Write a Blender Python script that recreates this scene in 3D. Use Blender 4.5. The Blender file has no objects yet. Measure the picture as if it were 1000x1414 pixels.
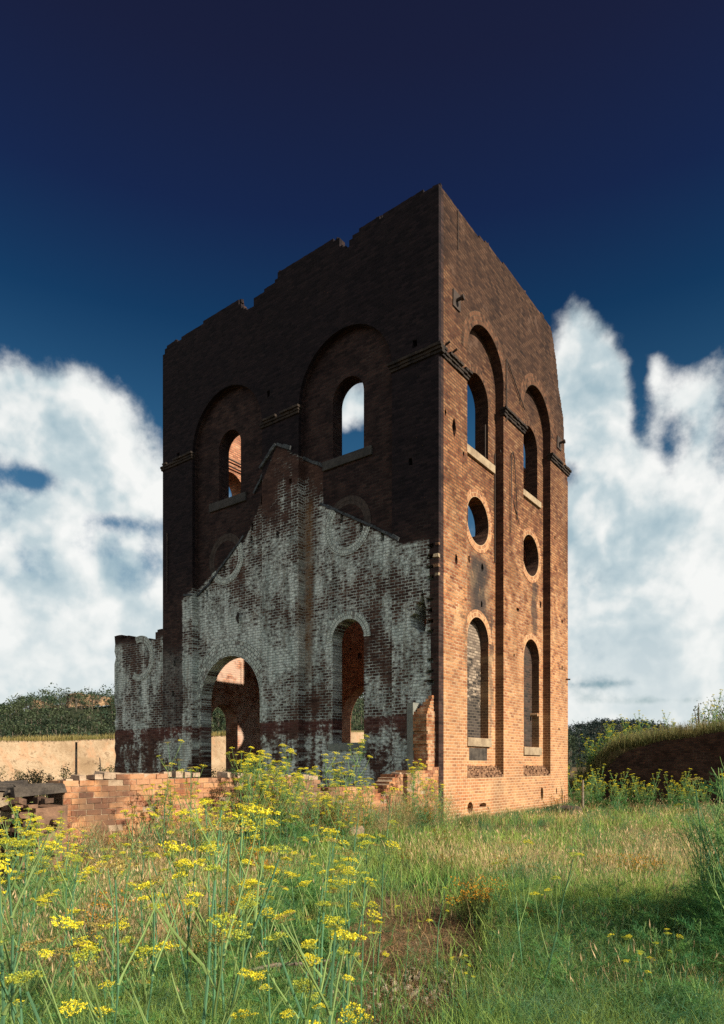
import bpy, bmesh, math, random
import numpy as np
from mathutils import Vector, Matrix, Euler
from mathutils.geometry import tessellate_polygon

random.seed(7); RNG = np.random.default_rng(11)
S = bpy.context.scene
COL = S.collection
R = math.radians

# ------------------------------------------------------------------ camera
cam = bpy.data.cameras.new('camera'); cam_o = bpy.data.objects.new('camera', cam); COL.objects.link(cam_o)
cam_o.location = (0, 0, 1.7); cam_o.rotation_euler = (R(90), 0, 0)
cam.sensor_fit = 'HORIZONTAL'; cam.sensor_width = 36.0; cam.lens = 33.26
cam.shift_y = 0.349
cam.clip_start = 0.05; cam.clip_end = 8000
S.camera = cam_o

# ------------------------------------------------------------------ view
S.view_settings.view_transform = 'Standard'; S.view_settings.look = 'None'
S.view_settings.exposure = 0.65; S.view_settings.gamma = 1.0
S.render.engine = 'CYCLES'
S.cycles.use_denoising = False
S.cycles.max_bounces = 7; S.cycles.diffuse_bounces = 5; S.cycles.glossy_bounces = 1; S.cycles.transmission_bounces = 3; S.cycles.sample_clamp_indirect = 4.0; S.cycles.caustics_reflective = False; S.cycles.caustics_refractive = False

# ------------------------------------------------------------------ node helper
class NT:
    def __init__(s, nt): s.nt = nt; s.n = nt.nodes; s.l = nt.links
    def new(s, t, **kw):
        n = s.n.new(t)
        for k, v in kw.items(): setattr(n, k, v)
        return n
    def put(s, sock, v):
        if isinstance(v, bpy.types.NodeSocket): s.l.new(v, sock)
        elif v is not None: sock.default_value = v
    def m(s, op, a, b=None, c=None, clamp=False):
        n = s.new('ShaderNodeMath', operation=op, use_clamp=clamp)
        s.put(n.inputs[0], a); s.put(n.inputs[1], b); s.put(n.inputs[2], c)
        return n.outputs[0]
    def add(s, a, b): return s.m('ADD', a, b)
    def sub(s, a, b): return s.m('SUBTRACT', a, b)
    def mul(s, a, b): return s.m('MULTIPLY', a, b)
    def mx(s, a, b): return s.m('MAXIMUM', a, b)
    def mn(s, a, b): return s.m('MINIMUM', a, b)
    def sm(s, v, lo, hi, a=0.0, b=1.0):
        n = s.new('ShaderNodeMapRange', interpolation_type='SMOOTHSTEP')
        s.put(n.inputs[0], v); s.put(n.inputs[1], lo); s.put(n.inputs[2], hi); s.put(n.inputs[3], a); s.put(n.inputs[4], b)
        return n.outputs[0]
    def lin(s, v, lo, hi, a=0.0, b=1.0):
        n = s.new('ShaderNodeMapRange')
        s.put(n.inputs[0], v); s.put(n.inputs[1], lo); s.put(n.inputs[2], hi); s.put(n.inputs[3], a); s.put(n.inputs[4], b)
        return n.outputs[0]
    def xyz(s, x, y, z=0.0):
        n = s.new('ShaderNodeCombineXYZ'); s.put(n.inputs[0], x); s.put(n.inputs[1], y); s.put(n.inputs[2], z); return n.outputs[0]
    def sep(s, v):
        n = s.new('ShaderNodeSeparateXYZ'); s.put(n.inputs[0], v); return n.outputs
    def noise(s, vec, scale, detail=4.0, rough=0.55, dist=0.0, col=False):
        n = s.new('ShaderNodeTexNoise'); s.put(n.inputs['Vector'], vec)
        n.inputs['Scale'].default_value = scale; n.inputs['Detail'].default_value = detail
        n.inputs['Roughness'].default_value = rough; n.inputs['Distortion'].default_value = dist
        return n.outputs['Color' if col else 'Fac']
    def mix(s, f, a, b, mode='MIX'):
        n = s.new('ShaderNodeMix', data_type='RGBA', blend_type=mode)
        s.put(n.inputs[0], f)
        for i, v in ((6, a), (7, b)):
            if isinstance(v, tuple) and len(v) == 3: v = (*v, 1.0)
            s.put(n.inputs[i], v)
        return n.outputs[2]
    def ramp(s, f, stops, interp='LINEAR'):
        n = s.new('ShaderNodeValToRGB'); s.put(n.inputs[0], f)
        cr = n.color_ramp; cr.interpolation = interp
        while len(cr.elements) < len(stops): cr.elements.new(0.5)
        for e, (p, c) in zip(cr.elements, stops): e.position = p; e.color = (*c, 1.0)
        return n.outputs[0]
    def scale(s, v, f):
        n = s.new('ShaderNodeVectorMath', operation='SCALE'); s.put(n.inputs[0], v); s.put(n.inputs['Scale'], f); return n.outputs[0]

# ------------------------------------------------------------------ sun and sky
SUN_EL = 30.2
TH = -37.156                                   # heading of the building
tx, ty = math.cos(R(TH)), math.sin(R(TH))      # the sun stands square to the building's sunny side
sun_az = math.atan2(ty, tx) + R(0.4)
sx, sy, sz = math.cos(sun_az)*math.cos(R(SUN_EL)), math.sin(sun_az)*math.cos(R(SUN_EL)), math.sin(R(SUN_EL))
sl = bpy.data.lights.new('sun', 'SUN'); sl.energy = 5.0; sl.angle = R(0.53); sl.color = (1.0, 0.87, 0.70)
so = bpy.data.objects.new('sun', sl); COL.objects.link(so)
so.rotation_euler = Vector((sx, sy, sz)).to_track_quat('Z', 'Y').to_euler()

W = bpy.data.worlds.new('World'); S.world = W; W.use_nodes = True
def build_world():
    nt = NT(W.node_tree); nt.n.clear()
    out = nt.new('ShaderNodeOutputWorld'); bg = nt.new('ShaderNodeBackground'); nt.l.new(bg.outputs[0], out.inputs[0])
    sky = nt.new('ShaderNodeTexSky', sky_type='NISHITA'); sky.sun_disc = False
    sky.sun_elevation = R(SUN_EL); sky.sun_rotation = math.atan2(sx, sy)
    sky.air_density = 1.0; sky.dust_density = 0.3; sky.ozone_density = 2.5
    tc = nt.new('ShaderNodeTexCoord'); d = tc.outputs['Generated']
    x, y, z = nt.sep(d)
    az = nt.m('ARCTAN2', x, y); el = nt.m('ARCSINE', z)
    # a polarised sky: deep indigo overhead, pale near the horizon
    tint = nt.ramp(nt.lin(el, 0.0, 0.90), [(0.0, (.62, .66, .60)), (.33, (.40, .62, .60)), (.50, (.19, .47, .53)), (.64, (.075, .25, .36)),
                                         (.76, (.10, .14, .26)), (.90, (.14, .115, .19)), (1.0, (.15, .11, .17))])
    blue = nt.mix(1.0, nt.mix(1.0, sky.outputs[0], tint, 'MULTIPLY'), (.68, .68, .72), 'MULTIPLY')
    def blob(px, py, rx, ry, amp):
        a0 = math.atan((px-500)/924); e0 = math.atan((1056-py)/924*math.cos(a0))
        da = nt.mul(nt.sub(az, a0), 924/rx); de = nt.mul(nt.sub(el, e0), 924/ry)
        q = nt.add(nt.mul(da, da), nt.mul(de, de))
        return nt.mul(nt.m('POWER', 2.718, nt.mul(q, -1.0)), amp)
    blobs = [(75, 545, 85, 32, .48), (150, 600, 100, 55, .62), (50, 590, 70, 40, .35), (8, 555, 34, 46, .30), (36, 660, 36, 15, -.70), (165, 660, 80, 40, .40), (165, 722, 45, 10, -.42), (85, 690, 80, 30, .25),
             (25, 720, 90, 40, .30), (208, 790, 18, 50, -.25), (120, 860, 200, 60, .25),
             (798, 488, 38, 62, .90), (838, 525, 30, 40, .62), (795, 590, 46, 44, .62), (883, 555, 14, 40, -.55), (855, 640, 44, 44, .55), (950, 545, 52, 28, .56), (985, 590, 40, 50, .35), (906, 512, 12, 20, .45),
             (925, 620, 11, 40, -.22), (955, 640, 30, 40, .20), (840, 715, 75, 55, .45), (970, 700, 70, 70, .30), (788, 652, 18, 16, -.45), (870, 830, 200, 60, .25), (930, 968, 110, 7, -.40), (850, 918, 110, 14, .12),
             (855, 976, 70, 8, .30), (840, 944, 80, 6, -.28), (480, 555, 60, 34, .9), (490, 615, 50, 14, -.4)]
    acc = None
    for b in blobs:
        v = blob(*b); acc = v if acc is None else nt.add(acc, v)
    def puff(vec, sc):
        # billowing cauliflower texture
        w = nt.noise(vec, sc*.8, 3.0, .55, 0.0, True)
        o = nt.new('ShaderNodeVectorMath', operation='MULTIPLY_ADD'); nt.put(o.inputs[0], w); o.inputs[1].default_value = (.16, .16, .16); nt.put(o.inputs[2], vec)
        v = nt.new('ShaderNodeTexVoronoi', feature='F1', normalize=True); nt.put(v.inputs['Vector'], o.outputs[0])
        v.inputs['Scale'].default_value = sc; v.inputs['Detail'].default_value = 2.0; v.inputs['Roughness'].default_value = .55; v.inputs['Lacunarity'].default_value = 2.3
        return nt.sub(1.0, v.outputs['Distance'])
    f1 = nt.noise(d, 5.5, 8.0, 0.62, 0.0); p1 = puff(d, 8.5)
    fine = nt.noise(d, 19.0, 7.0, .62, .0)
    base = nt.lin(el, 0.20, 0.62, .40, -.80)
    side = nt.mul(nt.mul(nt.sm(nt.m('ABSOLUTE', az), .62, .95), .75), nt.sm(el, 1.3, .6))          # unseen broken cloud outside the view, thickened to lift the ambient light
    body = nt.add(nt.add(acc, base), side)
    dens = nt.add(nt.add(body, nt.mul(nt.sub(f1, .5), 1.7)), nt.add(nt.mul(nt.sub(p1, .62), .70), nt.mul(nt.sub(fine, .5), .80)))
    mask = nt.mul(nt.sm(dens, -.20, .42), .97)
    # sunlit side of the clouds: density compared a little way towards the sun
    off = nt.new('ShaderNodeVectorMath', operation='ADD'); nt.put(off.inputs[0], d); off.inputs[1].default_value = (.028, -.01, .034)
    p2 = puff(off.outputs[0], 8.5); g1 = nt.noise(off.outputs[0], 5.5, 5.0, .60, .0)
    lit = nt.add(nt.add(nt.mul(nt.sub(p1, p2), 2.6), nt.mul(nt.sub(f1, g1), 2.4)), nt.mul(nt.sub(fine, .5), .35))
    lit = nt.add(nt.add(lit, .54), nt.mul(nt.sm(dens, .5, .0), .22))
    low = nt.sm(el, .30, .08)
    cc = nt.ramp(lit, [(0.0, (2.5, 3.35, 3.75)), (.42, (3.7, 4.35, 4.55)), (.72, (5.2, 5.45, 5.4)), (1.0, (6.1, 6.15, 6.0))])
    cc = nt.mix(nt.mul(low, .50), cc, (5.5, 5.7, 5.6))
    col = nt.mix(mask, blue, cc)
    # below the horizon: ground colour
    col = nt.mix(nt.sm(z, -.005, -.03), col, (.6, .55, .4))
    nt.put(bg.inputs['Color'], col); bg.inputs['Strength'].default_value = 0.1
build_world()

# ------------------------------------------------------------------ object helpers
def tag(o, label=None, cat=None, group=None, kind=None):
    if label: o['label'] = label
    if cat: o['category'] = cat
    if group: o['group'] = group
    if kind: o['kind'] = kind
    return o
def empty(name, loc=(0, 0, 0), rz=0.0):
    o = bpy.data.objects.new(name, None); COL.objects.link(o); o.location = loc; o.rotation_euler = (0, 0, rz)
    o.empty_display_size = .2
    return o
def link(name, me, mat=None, parent=None, loc=(0, 0, 0), smooth=False):
    o = bpy.data.objects.new(name, me); COL.objects.link(o); o.location = loc
    if parent: o.parent = parent
    if mat: me.materials.append(mat)
    if smooth: me.shade_smooth()
    return o
def copy_tree(o, parent=None):
    c = o.copy(); COL.objects.link(c); c.parent = parent
    for ch in o.children: copy_tree(ch, c)
    return c

class MB:
    """collects faces of ONE mesh"""
    def __init__(s): s.v = []; s.f = []; s.c = []
    def face(s, pts, col=None):
        i = len(s.v); s.v += [tuple(p) for p in pts]; s.f.append(tuple(range(i, i+len(pts))))
        if col is not None: s.c += [col]*len(pts)
    def box(s, x0, x1, y0, y1, z0, z1, jit=0.0, rot=None, col=None):
        i = len(s.v); c = Vector(((x0+x1)/2, (y0+y1)/2, (z0+z1)/2))
        for z in (z0, z1):
            for (x, y) in ((x0, y0), (x1, y0), (x1, y1), (x0, y1)):
                p = Vector((x, y, z))
                if jit: p += Vector((random.uniform(-jit, jit), random.uniform(-jit, jit), random.uniform(-jit, jit)))
                if rot: p = c + rot @ (p-c)
                s.v.append(tuple(p))
        for q in ((3, 2, 1, 0), (4, 5, 6, 7), (0, 1, 5, 4), (1, 2, 6, 5), (2, 3, 7, 6), (3, 0, 4, 7)): s.f.append(tuple(i+k for k in q))
        if col is not None: s.c += [col]*8
    def tube(s, pts, radii, n=5, col=None):
        pts = [Vector(p) for p in pts]; base = len(s.v)
        for k, p in enumerate(pts):
            t = (pts[min(k+1, len(pts)-1)] - pts[max(k-1, 0)])
            if t.length < 1e-9: t = Vector((0, 0, 1))
            t.normalize(); a = t.orthogonal().normalized() if abs(t.z) > .99 else t.cross(Vector((0, 0, 1))).normalized(); b = t.cross(a)
            r = radii[k] if hasattr(radii, '__len__') else radii
            for j in range(n):
                w = 2*math.pi*j/n; s.v.append(tuple(p + a*(r*math.cos(w)) + b*(r*math.sin(w))))
            if col is not None: s.c += [col]*n
        for k in range(len(pts)-1):
            for j in range(n):
                s.f.append((base+k*n+j, base+k*n+(j+1) % n, base+(k+1)*n+(j+1) % n, base+(k+1)*n+j))
        s.f.append(tuple(base+j for j in reversed(range(n)))); s.f.append(tuple(base+(len(pts)-1)*n+j for j in range(n)))
    def mesh(s, name):
        me = bpy.data.meshes.new(name); me.from_pydata(s.v, [], s.f); me.update()
        if s.c:
            at = me.color_attributes.new('Col', 'FLOAT_COLOR', 'POINT')
            at.data.foreach_set('color', np.array([(*c, 1.0) for c in s.c], dtype=np.float32).ravel())
        return me
    def build(s, name, mat, parent=None, loc=(0, 0, 0), smooth=False): return link(name, s.mesh(name), mat, parent, loc, smooth)

def np_mesh(name, V, F4=None, F3=None, C=None):
    me = bpy.data.meshes.new(name); nv = len(V)
    F4 = np.zeros((0, 4), int) if F4 is None else F4; F3 = np.zeros((0, 3), int) if F3 is None else F3
    nl = F4.size + F3.size; npoly = len(F4) + len(F3)
    me.vertices.add(nv); me.loops.add(nl); me.polygons.add(npoly)
    me.vertices.foreach_set('co', V.astype(np.float32).ravel())
    me.loops.foreach_set('vertex_index', np.concatenate([F4.ravel(), F3.ravel()]).astype(np.int32))
    st = np.concatenate([np.arange(len(F4))*4, F4.size + np.arange(len(F3))*3]).astype(np.int32)
    me.polygons.foreach_set('loop_start', st)
    me.update(calc_edges=True)
    if C is not None:
        at = me.color_attributes.new('Col', 'FLOAT_COLOR', 'POINT')
        at.data.foreach_set('color', np.concatenate([C, np.ones((nv, 1))], 1).astype(np.float32).ravel())
    return me

def vnoise(x, y, seed=0):
    """value noise, vectorised, 0..1"""
    x = np.asarray(x, float); y = np.asarray(y, float)
    xi = np.floor(x); yi = np.floor(y); fx = x-xi; fy = y-yi
    fx = fx*fx*(3-2*fx); fy = fy*fy*(3-2*fy)
    def h(a, b):
        v = np.sin(a*127.1 + b*311.7 + seed*74.7)*43758.5453
        return v-np.floor(v)
    return (h(xi, yi)*(1-fx)+h(xi+1, yi)*fx)*(1-fy) + (h(xi, yi+1)*(1-fx)+h(xi+1, yi+1)*fx)*fy
def fbm(x, y, seed=0, o=4):
    s = 0; a = .5
    for k in range(o): s = s + a*vnoise(np.asarray(x)*2**k, np.asarray(y)*2**k, seed+k); a *= .5
    return s/(1-.5**o)

# ------------------------------------------------------------------ materials
def new_mat(name):
    m = bpy.data.materials.new(name); m.use_nodes = True; nt = NT(m.node_tree); nt.n.clear()
    out = nt.new('ShaderNodeOutputMaterial'); return m, nt, out
def finish(nt, out, col, rough=.9, height=None, strength=.6, dist=.01, spec=.25, metal=0.0):
    p = nt.new('ShaderNodeBsdfPrincipled'); nt.put(p.inputs['Base Color'], (*col, 1.0) if isinstance(col, tuple) else col)
    nt.put(p.inputs['Roughness'], rough); p.inputs['Specular IOR Level'].default_value = spec; p.inputs['Metallic'].default_value = metal
    if height is not None:
        b = nt.new('ShaderNodeBump'); b.inputs['Strength'].default_value = strength; b.inputs['Distance'].default_value = dist
        nt.put(b.inputs['Height'], height); nt.l.new(b.outputs[0], p.inputs['Normal'])
    nt.l.new(p.outputs[0], out.inputs[0])

def brick_coords(nt, warp=.010):
    tc = nt.new('ShaderNodeTexCoord'); P = tc.outputs['Object']; N = tc.outputs['Normal']
    x, y, z = nt.sep(P); nx, ny, nz = nt.sep(N)
    isx = nt.m('GREATER_THAN', nt.m('ABSOLUTE', nx), .6); isz = nt.m('GREATER_THAN', nt.m('ABSOLUTE', nz), .75)
    u = nt.add(nt.mul(y, isx), nt.mul(x, nt.sub(1.0, isx)))
    v = nt.add(nt.mul(y, isz), nt.mul(z, nt.sub(1.0, isz)))
    wn = nt.noise(P, 2.2, 3.0, .5, col=True); wx, wy, wz = nt.sep(wn)
    u = nt.add(u, nt.mul(nt.sub(wx, .5), warp*2)); v = nt.add(v, nt.mul(nt.sub(wz, .5), warp*2.2))
    return P, x, y, z, u, v
def brick_tex(nt, vec, w=.235, h=.0865, mortar=.013, smooth=.25):
    b = nt.new('ShaderNodeTexBrick'); nt.put(b.inputs['Vector'], vec)
    b.inputs['Scale'].default_value = 1.0; b.inputs['Brick Width'].default_value = w; b.inputs['Row Height'].default_value = h
    b.inputs['Mortar Size'].default_value = mortar; b.inputs['Mortar Smooth'].default_value = smooth
    b.inputs['Color1'].default_value = (0, 0, 0, 1); b.inputs['Color2'].default_value = (1, 1, 1, 1); b.inputs['Mortar'].default_value = (.5, .5, .5, 1)
    b.offset = .5; b.squash = 1.0
    return b.outputs['Color'], b.outputs['Fac']

PAL_SUN = [(0.0, (.08, .028, .019)), (.16, (.20, .068, .036)), (.42, (.335, .142, .066)), (.72, (.45, .225, .105)), (1.0, (.56, .345, .19))]
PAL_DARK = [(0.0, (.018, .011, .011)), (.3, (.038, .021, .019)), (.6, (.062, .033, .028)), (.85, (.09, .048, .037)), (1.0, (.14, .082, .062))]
PAL_RED = [(0.0, (.20, .08, .055)), (.3, (.36, .15, .09)), (.65, (.48, .22, .13)), (1.0, (.56, .33, .21))]

def make_brick(name, mode):
    m, nt, out = new_mat(name)
    P, x, y, z, u, v = brick_coords(nt)
    rnd, fac = brick_tex(nt, nt.xyz(u, v))
    big = nt.noise(P, .55, 5.0, .6); med = nt.noise(P, 2.6, 5.0, .6); fine = nt.noise(P, 26.0, 4.0, .6); veryfine = nt.noise(P, 90.0, 3.0, .6)
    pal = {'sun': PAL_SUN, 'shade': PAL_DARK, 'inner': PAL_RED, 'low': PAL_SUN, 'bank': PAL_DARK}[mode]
    t = nt.add(nt.add(nt.mul(rnd, .62), nt.mul(nt.sub(med, .5), .9)), nt.add(nt.mul(nt.sub(fine, .5), .35), .14))
    col = nt.ramp(t, pal)
    if mode in ('sun', 'low'):
        mort = nt.ramp(nt.add(med, nt.mul(nt.sub(fine, .5), .8)), [(.3, (.11, .065, .04)), (.52, (.36, .245, .145)), (.72, (.56, .43, .29))])
        mort = nt.mix(nt.mul(nt.sm(z, 6.5, 10.0), .75), mort, (.10, .065, .042))
    elif mode == 'inner':
        mort = nt.ramp(med, [(.35, (.12, .075, .05)), (.65, (.36, .26, .18))])
    else:
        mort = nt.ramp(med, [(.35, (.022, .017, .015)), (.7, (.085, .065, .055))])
    col = nt.mix(fac, col, mort)
    col = nt.mix(1.0, col, nt.ramp(big, [(.28, (.66, .60, .56)), (.5, (1, 1, 1)), (.7, (1.16, 1.12, 1.05))]), 'MULTIPLY')
    if mode == 'sun':
        # soot weathering that thickens towards the top of the wall
        sn = nt.add(nt.add(z, nt.mul(nt.sub(big, .5), 4.5)), nt.mul(nt.sm(y, 2.2, .4), nt.mul(nt.sm(z, 16.8, 15.5), -1.6)))
        # bare streak below the near corner of the crown
        st = nt.noise(nt.xyz(nt.mul(y, 1.3), nt.mul(z, .18), 3.0), 1.0, 4.0, .6)
        k = nt.mul(nt.sm(nt.add(sn, nt.mul(nt.sub(st, .5), 2.6)), 10.8, 14.4), .94)
        k = nt.mx(k, nt.mul(nt.sm(z, 16.3, 17.0), .8))
        g0 = nt.noise(nt.xyz(nt.mul(y, 1.6), nt.mul(z, .8), 13.0), 1.5, 6.0, .68)
        k = nt.mx(k, nt.mul(nt.mul(nt.sm(z, 4.5, 10.5), nt.sm(g0, .30, .62)), .62))
        k = nt.mx(k, nt.mul(nt.sm(z, 6.5, 14.0), .74))
        sootc = nt.mix(nt.mul(nt.add(rnd, nt.mul(nt.sub(st, .5), 2.0)), .75), (.010, .008, .008), (.068, .038, .026))
        col = nt.mix(k, col, sootc)
        # faces turned towards negative y get a darker brown mixed into their colour
        tn = nt.new('ShaderNodeTexCoord'); neg_y = nt.m('LESS_THAN', nt.sep(tn.outputs['Normal'])[1], -.35)
        col = nt.mix(nt.mul(neg_y, nt.sm(med, .15, .45, .75, .93)), col, nt.mix(rnd, (.030, .018, .015), (.09, .05, .038)))
        # tar run between the near oculus and the blocked window, thinner one by the far oculus
        def run(cy, w, z0, z1, amp):
            a = nt.sm(nt.m('ABSOLUTE', nt.sub(nt.add(y, nt.mul(nt.sub(med, .5), .9)), cy)), w, w*.25)
            b = nt.mul(nt.sm(z, z0-.25, z0+.15), nt.sm(z, z1+.25, z1-.3))
            n = nt.sm(nt.noise(nt.xyz(nt.mul(y, 2.0), nt.mul(z, .9), 7.0), 2.2, 5.0, .65), .26, .42)
            return nt.mul(nt.mul(nt.mul(a, b), n), amp)
        tar = nt.mx(run(2.85, 1.0, 5.7, 8.0, .95), nt.mx(run(7.0, .35, 6.3, 8.2, .75), run(3.62, .22, 2.4, 6.5, .75)))
        tar = nt.mx(tar, nt.mx(run(3.5, .5, .3, 1.4, .5), run(1.5, .14, 4.5, 6.0, .5)))
        col = nt.mix(tar, col, (.035, .033, .033))
        wear = nt.sm(nt.add(nt.mul(med, .6), nt.mul(nt.noise(nt.xyz(y, z, 5.0), .9, 6.0, .65), .8)), .76, .90)
        col = nt.mix(nt.mul(wear, .5), col, (.14, .085, .06))
        pal2 = nt.sm(nt.noise(nt.xyz(y, z, 11.0), 1.3, 5.0, .6), .53, .68)
        col = nt.mix(nt.mul(nt.mul(pal2, nt.sm(z, 9.0, 4.0)), .40), col, (.52, .36, .20))
        redp = nt.mul(nt.sm(nt.noise(nt.xyz(y, z, 19.0), 1.3, 5.0, .65), .47, .60), nt.sm(z, 2.6, 1.2))
        col = nt.mix(nt.mul(redp, .85), col, nt.mix(1.0, col, (.80, .50, .40), 'MULTIPLY'))
        moss = nt.mul(nt.sm(nt.add(nt.noise(nt.xyz(y, z, 27.0), 1.7, 6.0, .7), nt.mul(nt.sub(fine, .5), .3)), .56, .66), nt.sm(z, 1.7, .2))
        col = nt.mix(nt.mul(moss, .7), col, (.075, .070, .050))
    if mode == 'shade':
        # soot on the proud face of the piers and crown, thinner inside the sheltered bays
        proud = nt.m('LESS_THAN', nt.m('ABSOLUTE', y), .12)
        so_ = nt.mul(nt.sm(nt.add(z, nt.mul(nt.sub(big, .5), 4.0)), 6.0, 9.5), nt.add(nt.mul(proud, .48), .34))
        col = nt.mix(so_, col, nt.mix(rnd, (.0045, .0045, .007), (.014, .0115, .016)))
        # old limewash left by the vanished lean-to: below its roof line only
        gl = nt.mx(nt.add(nt.mul(nt.add(x, 10.5), .55), 7.75), nt.add(nt.mul(nt.add(x, 7.6), 1.5), 9.35))
        up = nt.m('LESS_THAN', x, -4.22)
        gr = nt.add(nt.mul(up, nt.add(nt.mul(nt.add(x, 5.9), -.67), 11.85)), nt.mul(nt.sub(1.0, up), nt.mx(nt.add(nt.mul(nt.add(x, 4.25), -.60), 9.65), 7.75)))
        gr = nt.mn(gr, nt.add(nt.mul(nt.add(x, .30), -60.0), 7.9))
        roof = nt.mn(gl, gr)
        wob = nt.mul(nt.sub(med, .5), .25)
        under = nt.sm(nt.add(nt.sub(roof, z), wob), -.02, .10)
        under = nt.mul(under, nt.sm(nt.add(x, wob), -10.70, -10.60))
        fin = nt.mul(nt.m('LESS_THAN', x, -11.83), nt.sm(z, 6.6, 6.2))
        strip = nt.mul(nt.mul(nt.m('LESS_THAN', x, -10.62), nt.m('GREATER_THAN', x, -11.83)), nt.mul(nt.sm(z, 6.2, 5.2), .25))
        # bare brown brick high in the gable
        plain = nt.mix(.55, col, nt.ramp(t, [(0, (.05, .027, .022)), (.6, (.13, .068, .048)), (1, (.2, .12, .085))]))
        col = nt.mix(nt.mx(under, nt.mul(fin, .8)), col, plain)
        amt = nt.add(nt.mul(under, nt.lin(nt.add(z, nt.mul(nt.sub(big, .5), 3.0)), 11.6, 9.2, -.55, .14)), nt.add(nt.mul(fin, .10), nt.mul(strip, .2)))
        pn = nt.noise(nt.xyz(x, nt.mul(z, .8), 2.0), .85, 6.0, .62); pf = nt.noise(nt.xyz(x, nt.mul(z, 1.5), 8.0), 7.5, 6.0, .72)
        stk = nt.noise(nt.xyz(nt.mul(x, 2.4), nt.mul(z, .32), 5.0), 1.2, 5.0, .62)
        sheet = nt.sub(nt.add(nt.add(nt.mul(nt.sub(pn, .5), 1.9), nt.mul(nt.sub(stk, .5), .8)), amt), .10)
        cov = nt.add(sheet, nt.add(nt.mul(nt.sub(pf, .5), 1.25), nt.mul(nt.sub(rnd, .5), .16)))
        region = nt.mx(under, nt.mx(fin, strip))
        body = nt.sm(cov, -.12, .30)
        joints = nt.mul(nt.mul(fac, nt.sm(nt.add(sheet, nt.mul(nt.sub(pf, .5), .6)), -.42, .0)), .75)
        lime = nt.mul(nt.mx(body, joints), region)
        limec = nt.mix(nt.sm(nt.add(nt.mul(stk, .6), nt.mul(pf, .4)), .36, .62), (.32, .40, .375), (.84, .92, .86))
        limec = nt.mix(nt.mul(nt.mul(fac, nt.sm(sheet, .0, .25)), .55), limec, (.13, .125, .115))
        limec = nt.mix(nt.mul(nt.sm(nt.noise(nt.xyz(nt.mul(x, 4.0), nt.mul(z, .5), 9.0), 1.1, 5.0, .6), .55, .70), .5), limec, (.26, .24, .19))
        col_l = nt.mix(nt.mul(lime, .94), col, limec)
        # rust-brown run beside the middle pier
        rr = nt.mul(nt.sm(nt.m('ABSOLUTE', nt.add(nt.add(x, 4.82), nt.mul(nt.sub(med, .5), .25))), .30, .04), nt.mul(nt.sm(z, 3.6, 5.5), nt.sm(z, 10.2, 9.5)))
        col_l = nt.mix(nt.mul(nt.mul(rr, nt.sm(pf, .32, .55)), .85), col_l, (.20, .105, .045))
        # dull red painted dado
        dado = nt.mul(nt.mul(nt.sm(nt.add(z, nt.mul(nt.sub(pf, .5), .16)), 3.12, 3.02), .92), nt.mul(nt.m('LESS_THAN', x, -.1), nt.m('GREATER_THAN', nt.sm(x, -10.45, -10.75), -1)))
        dcov = nt.sm(nt.add(nt.mul(nt.sub(pn, .5), 1.2), nt.mul(nt.sub(pf, .5), 1.0)), -.45, -.1)
        redc = nt.mix(rnd, (.075, .022, .019), (.16, .050, .040))
        dcov = nt.mul(dcov, nt.add(.24, nt.mul(nt.sm(nt.add(z, nt.mul(nt.sub(pn, .5), 1.6)), 2.35, 2.85), .65)))
        dcov = nt.mul(dcov, nt.sm(nt.add(nt.mul(pn, .6), nt.mul(pf, .5)), .42, .60, .35, 1.0))
        chips = nt.mul(nt.sm(nt.add(cov, nt.mul(nt.sm(z, 2.9, 2.4), .20)), .06, .42), .85)
        dcol = nt.mix(chips, nt.mix(dcov, plain, redc), limec)
        col = nt.mix(dado, col_l, dcol)
    if mode == 'inner':
        lw = nt.mul(nt.sm(nt.add(nt.mul(nt.sub(med, .5), 1.2), nt.mul(nt.sub(nt.noise(P, .9, 5.0, .6), .5), 1.4)), -.20, .16), nt.sm(z, 7.0, 5.8))
        lw = nt.mul(lw, nt.m('LESS_THAN', x, -10.9))
        col = nt.mix(nt.mul(lw, .55), col, (.58, .46, .38))
    if mode == 'bank':
        col = nt.mix(1.0, col, (1.1, 1.15, 1.1), 'MULTIPLY')
    if mode == 'sun':
        col = nt.mix(nt.mul(nt.sm(nt.add(z, nt.mul(nt.sub(big, .5), 5)), 7.0, .8), .30), col, (.55, .325, .165))
        col = nt.mix(nt.mul(nt.mul(fac, nt.sm(z, 6.0, 1.0)), .60), col, (.62, .45, .29))
    if mode == 'low':
        col = nt.mix(nt.mul(nt.sm(med, .50, .68), .45), col, (.58, .44, .31))
    hgt = nt.add(nt.mul(nt.sub(1.0, fac), 1.0), nt.add(nt.mul(rnd, .35), nt.add(nt.mul(fine, .55), nt.mul(veryfine, .25))))
    finish(nt, out, col, .92, hgt, .85, .012, .15)
    return m

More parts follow.
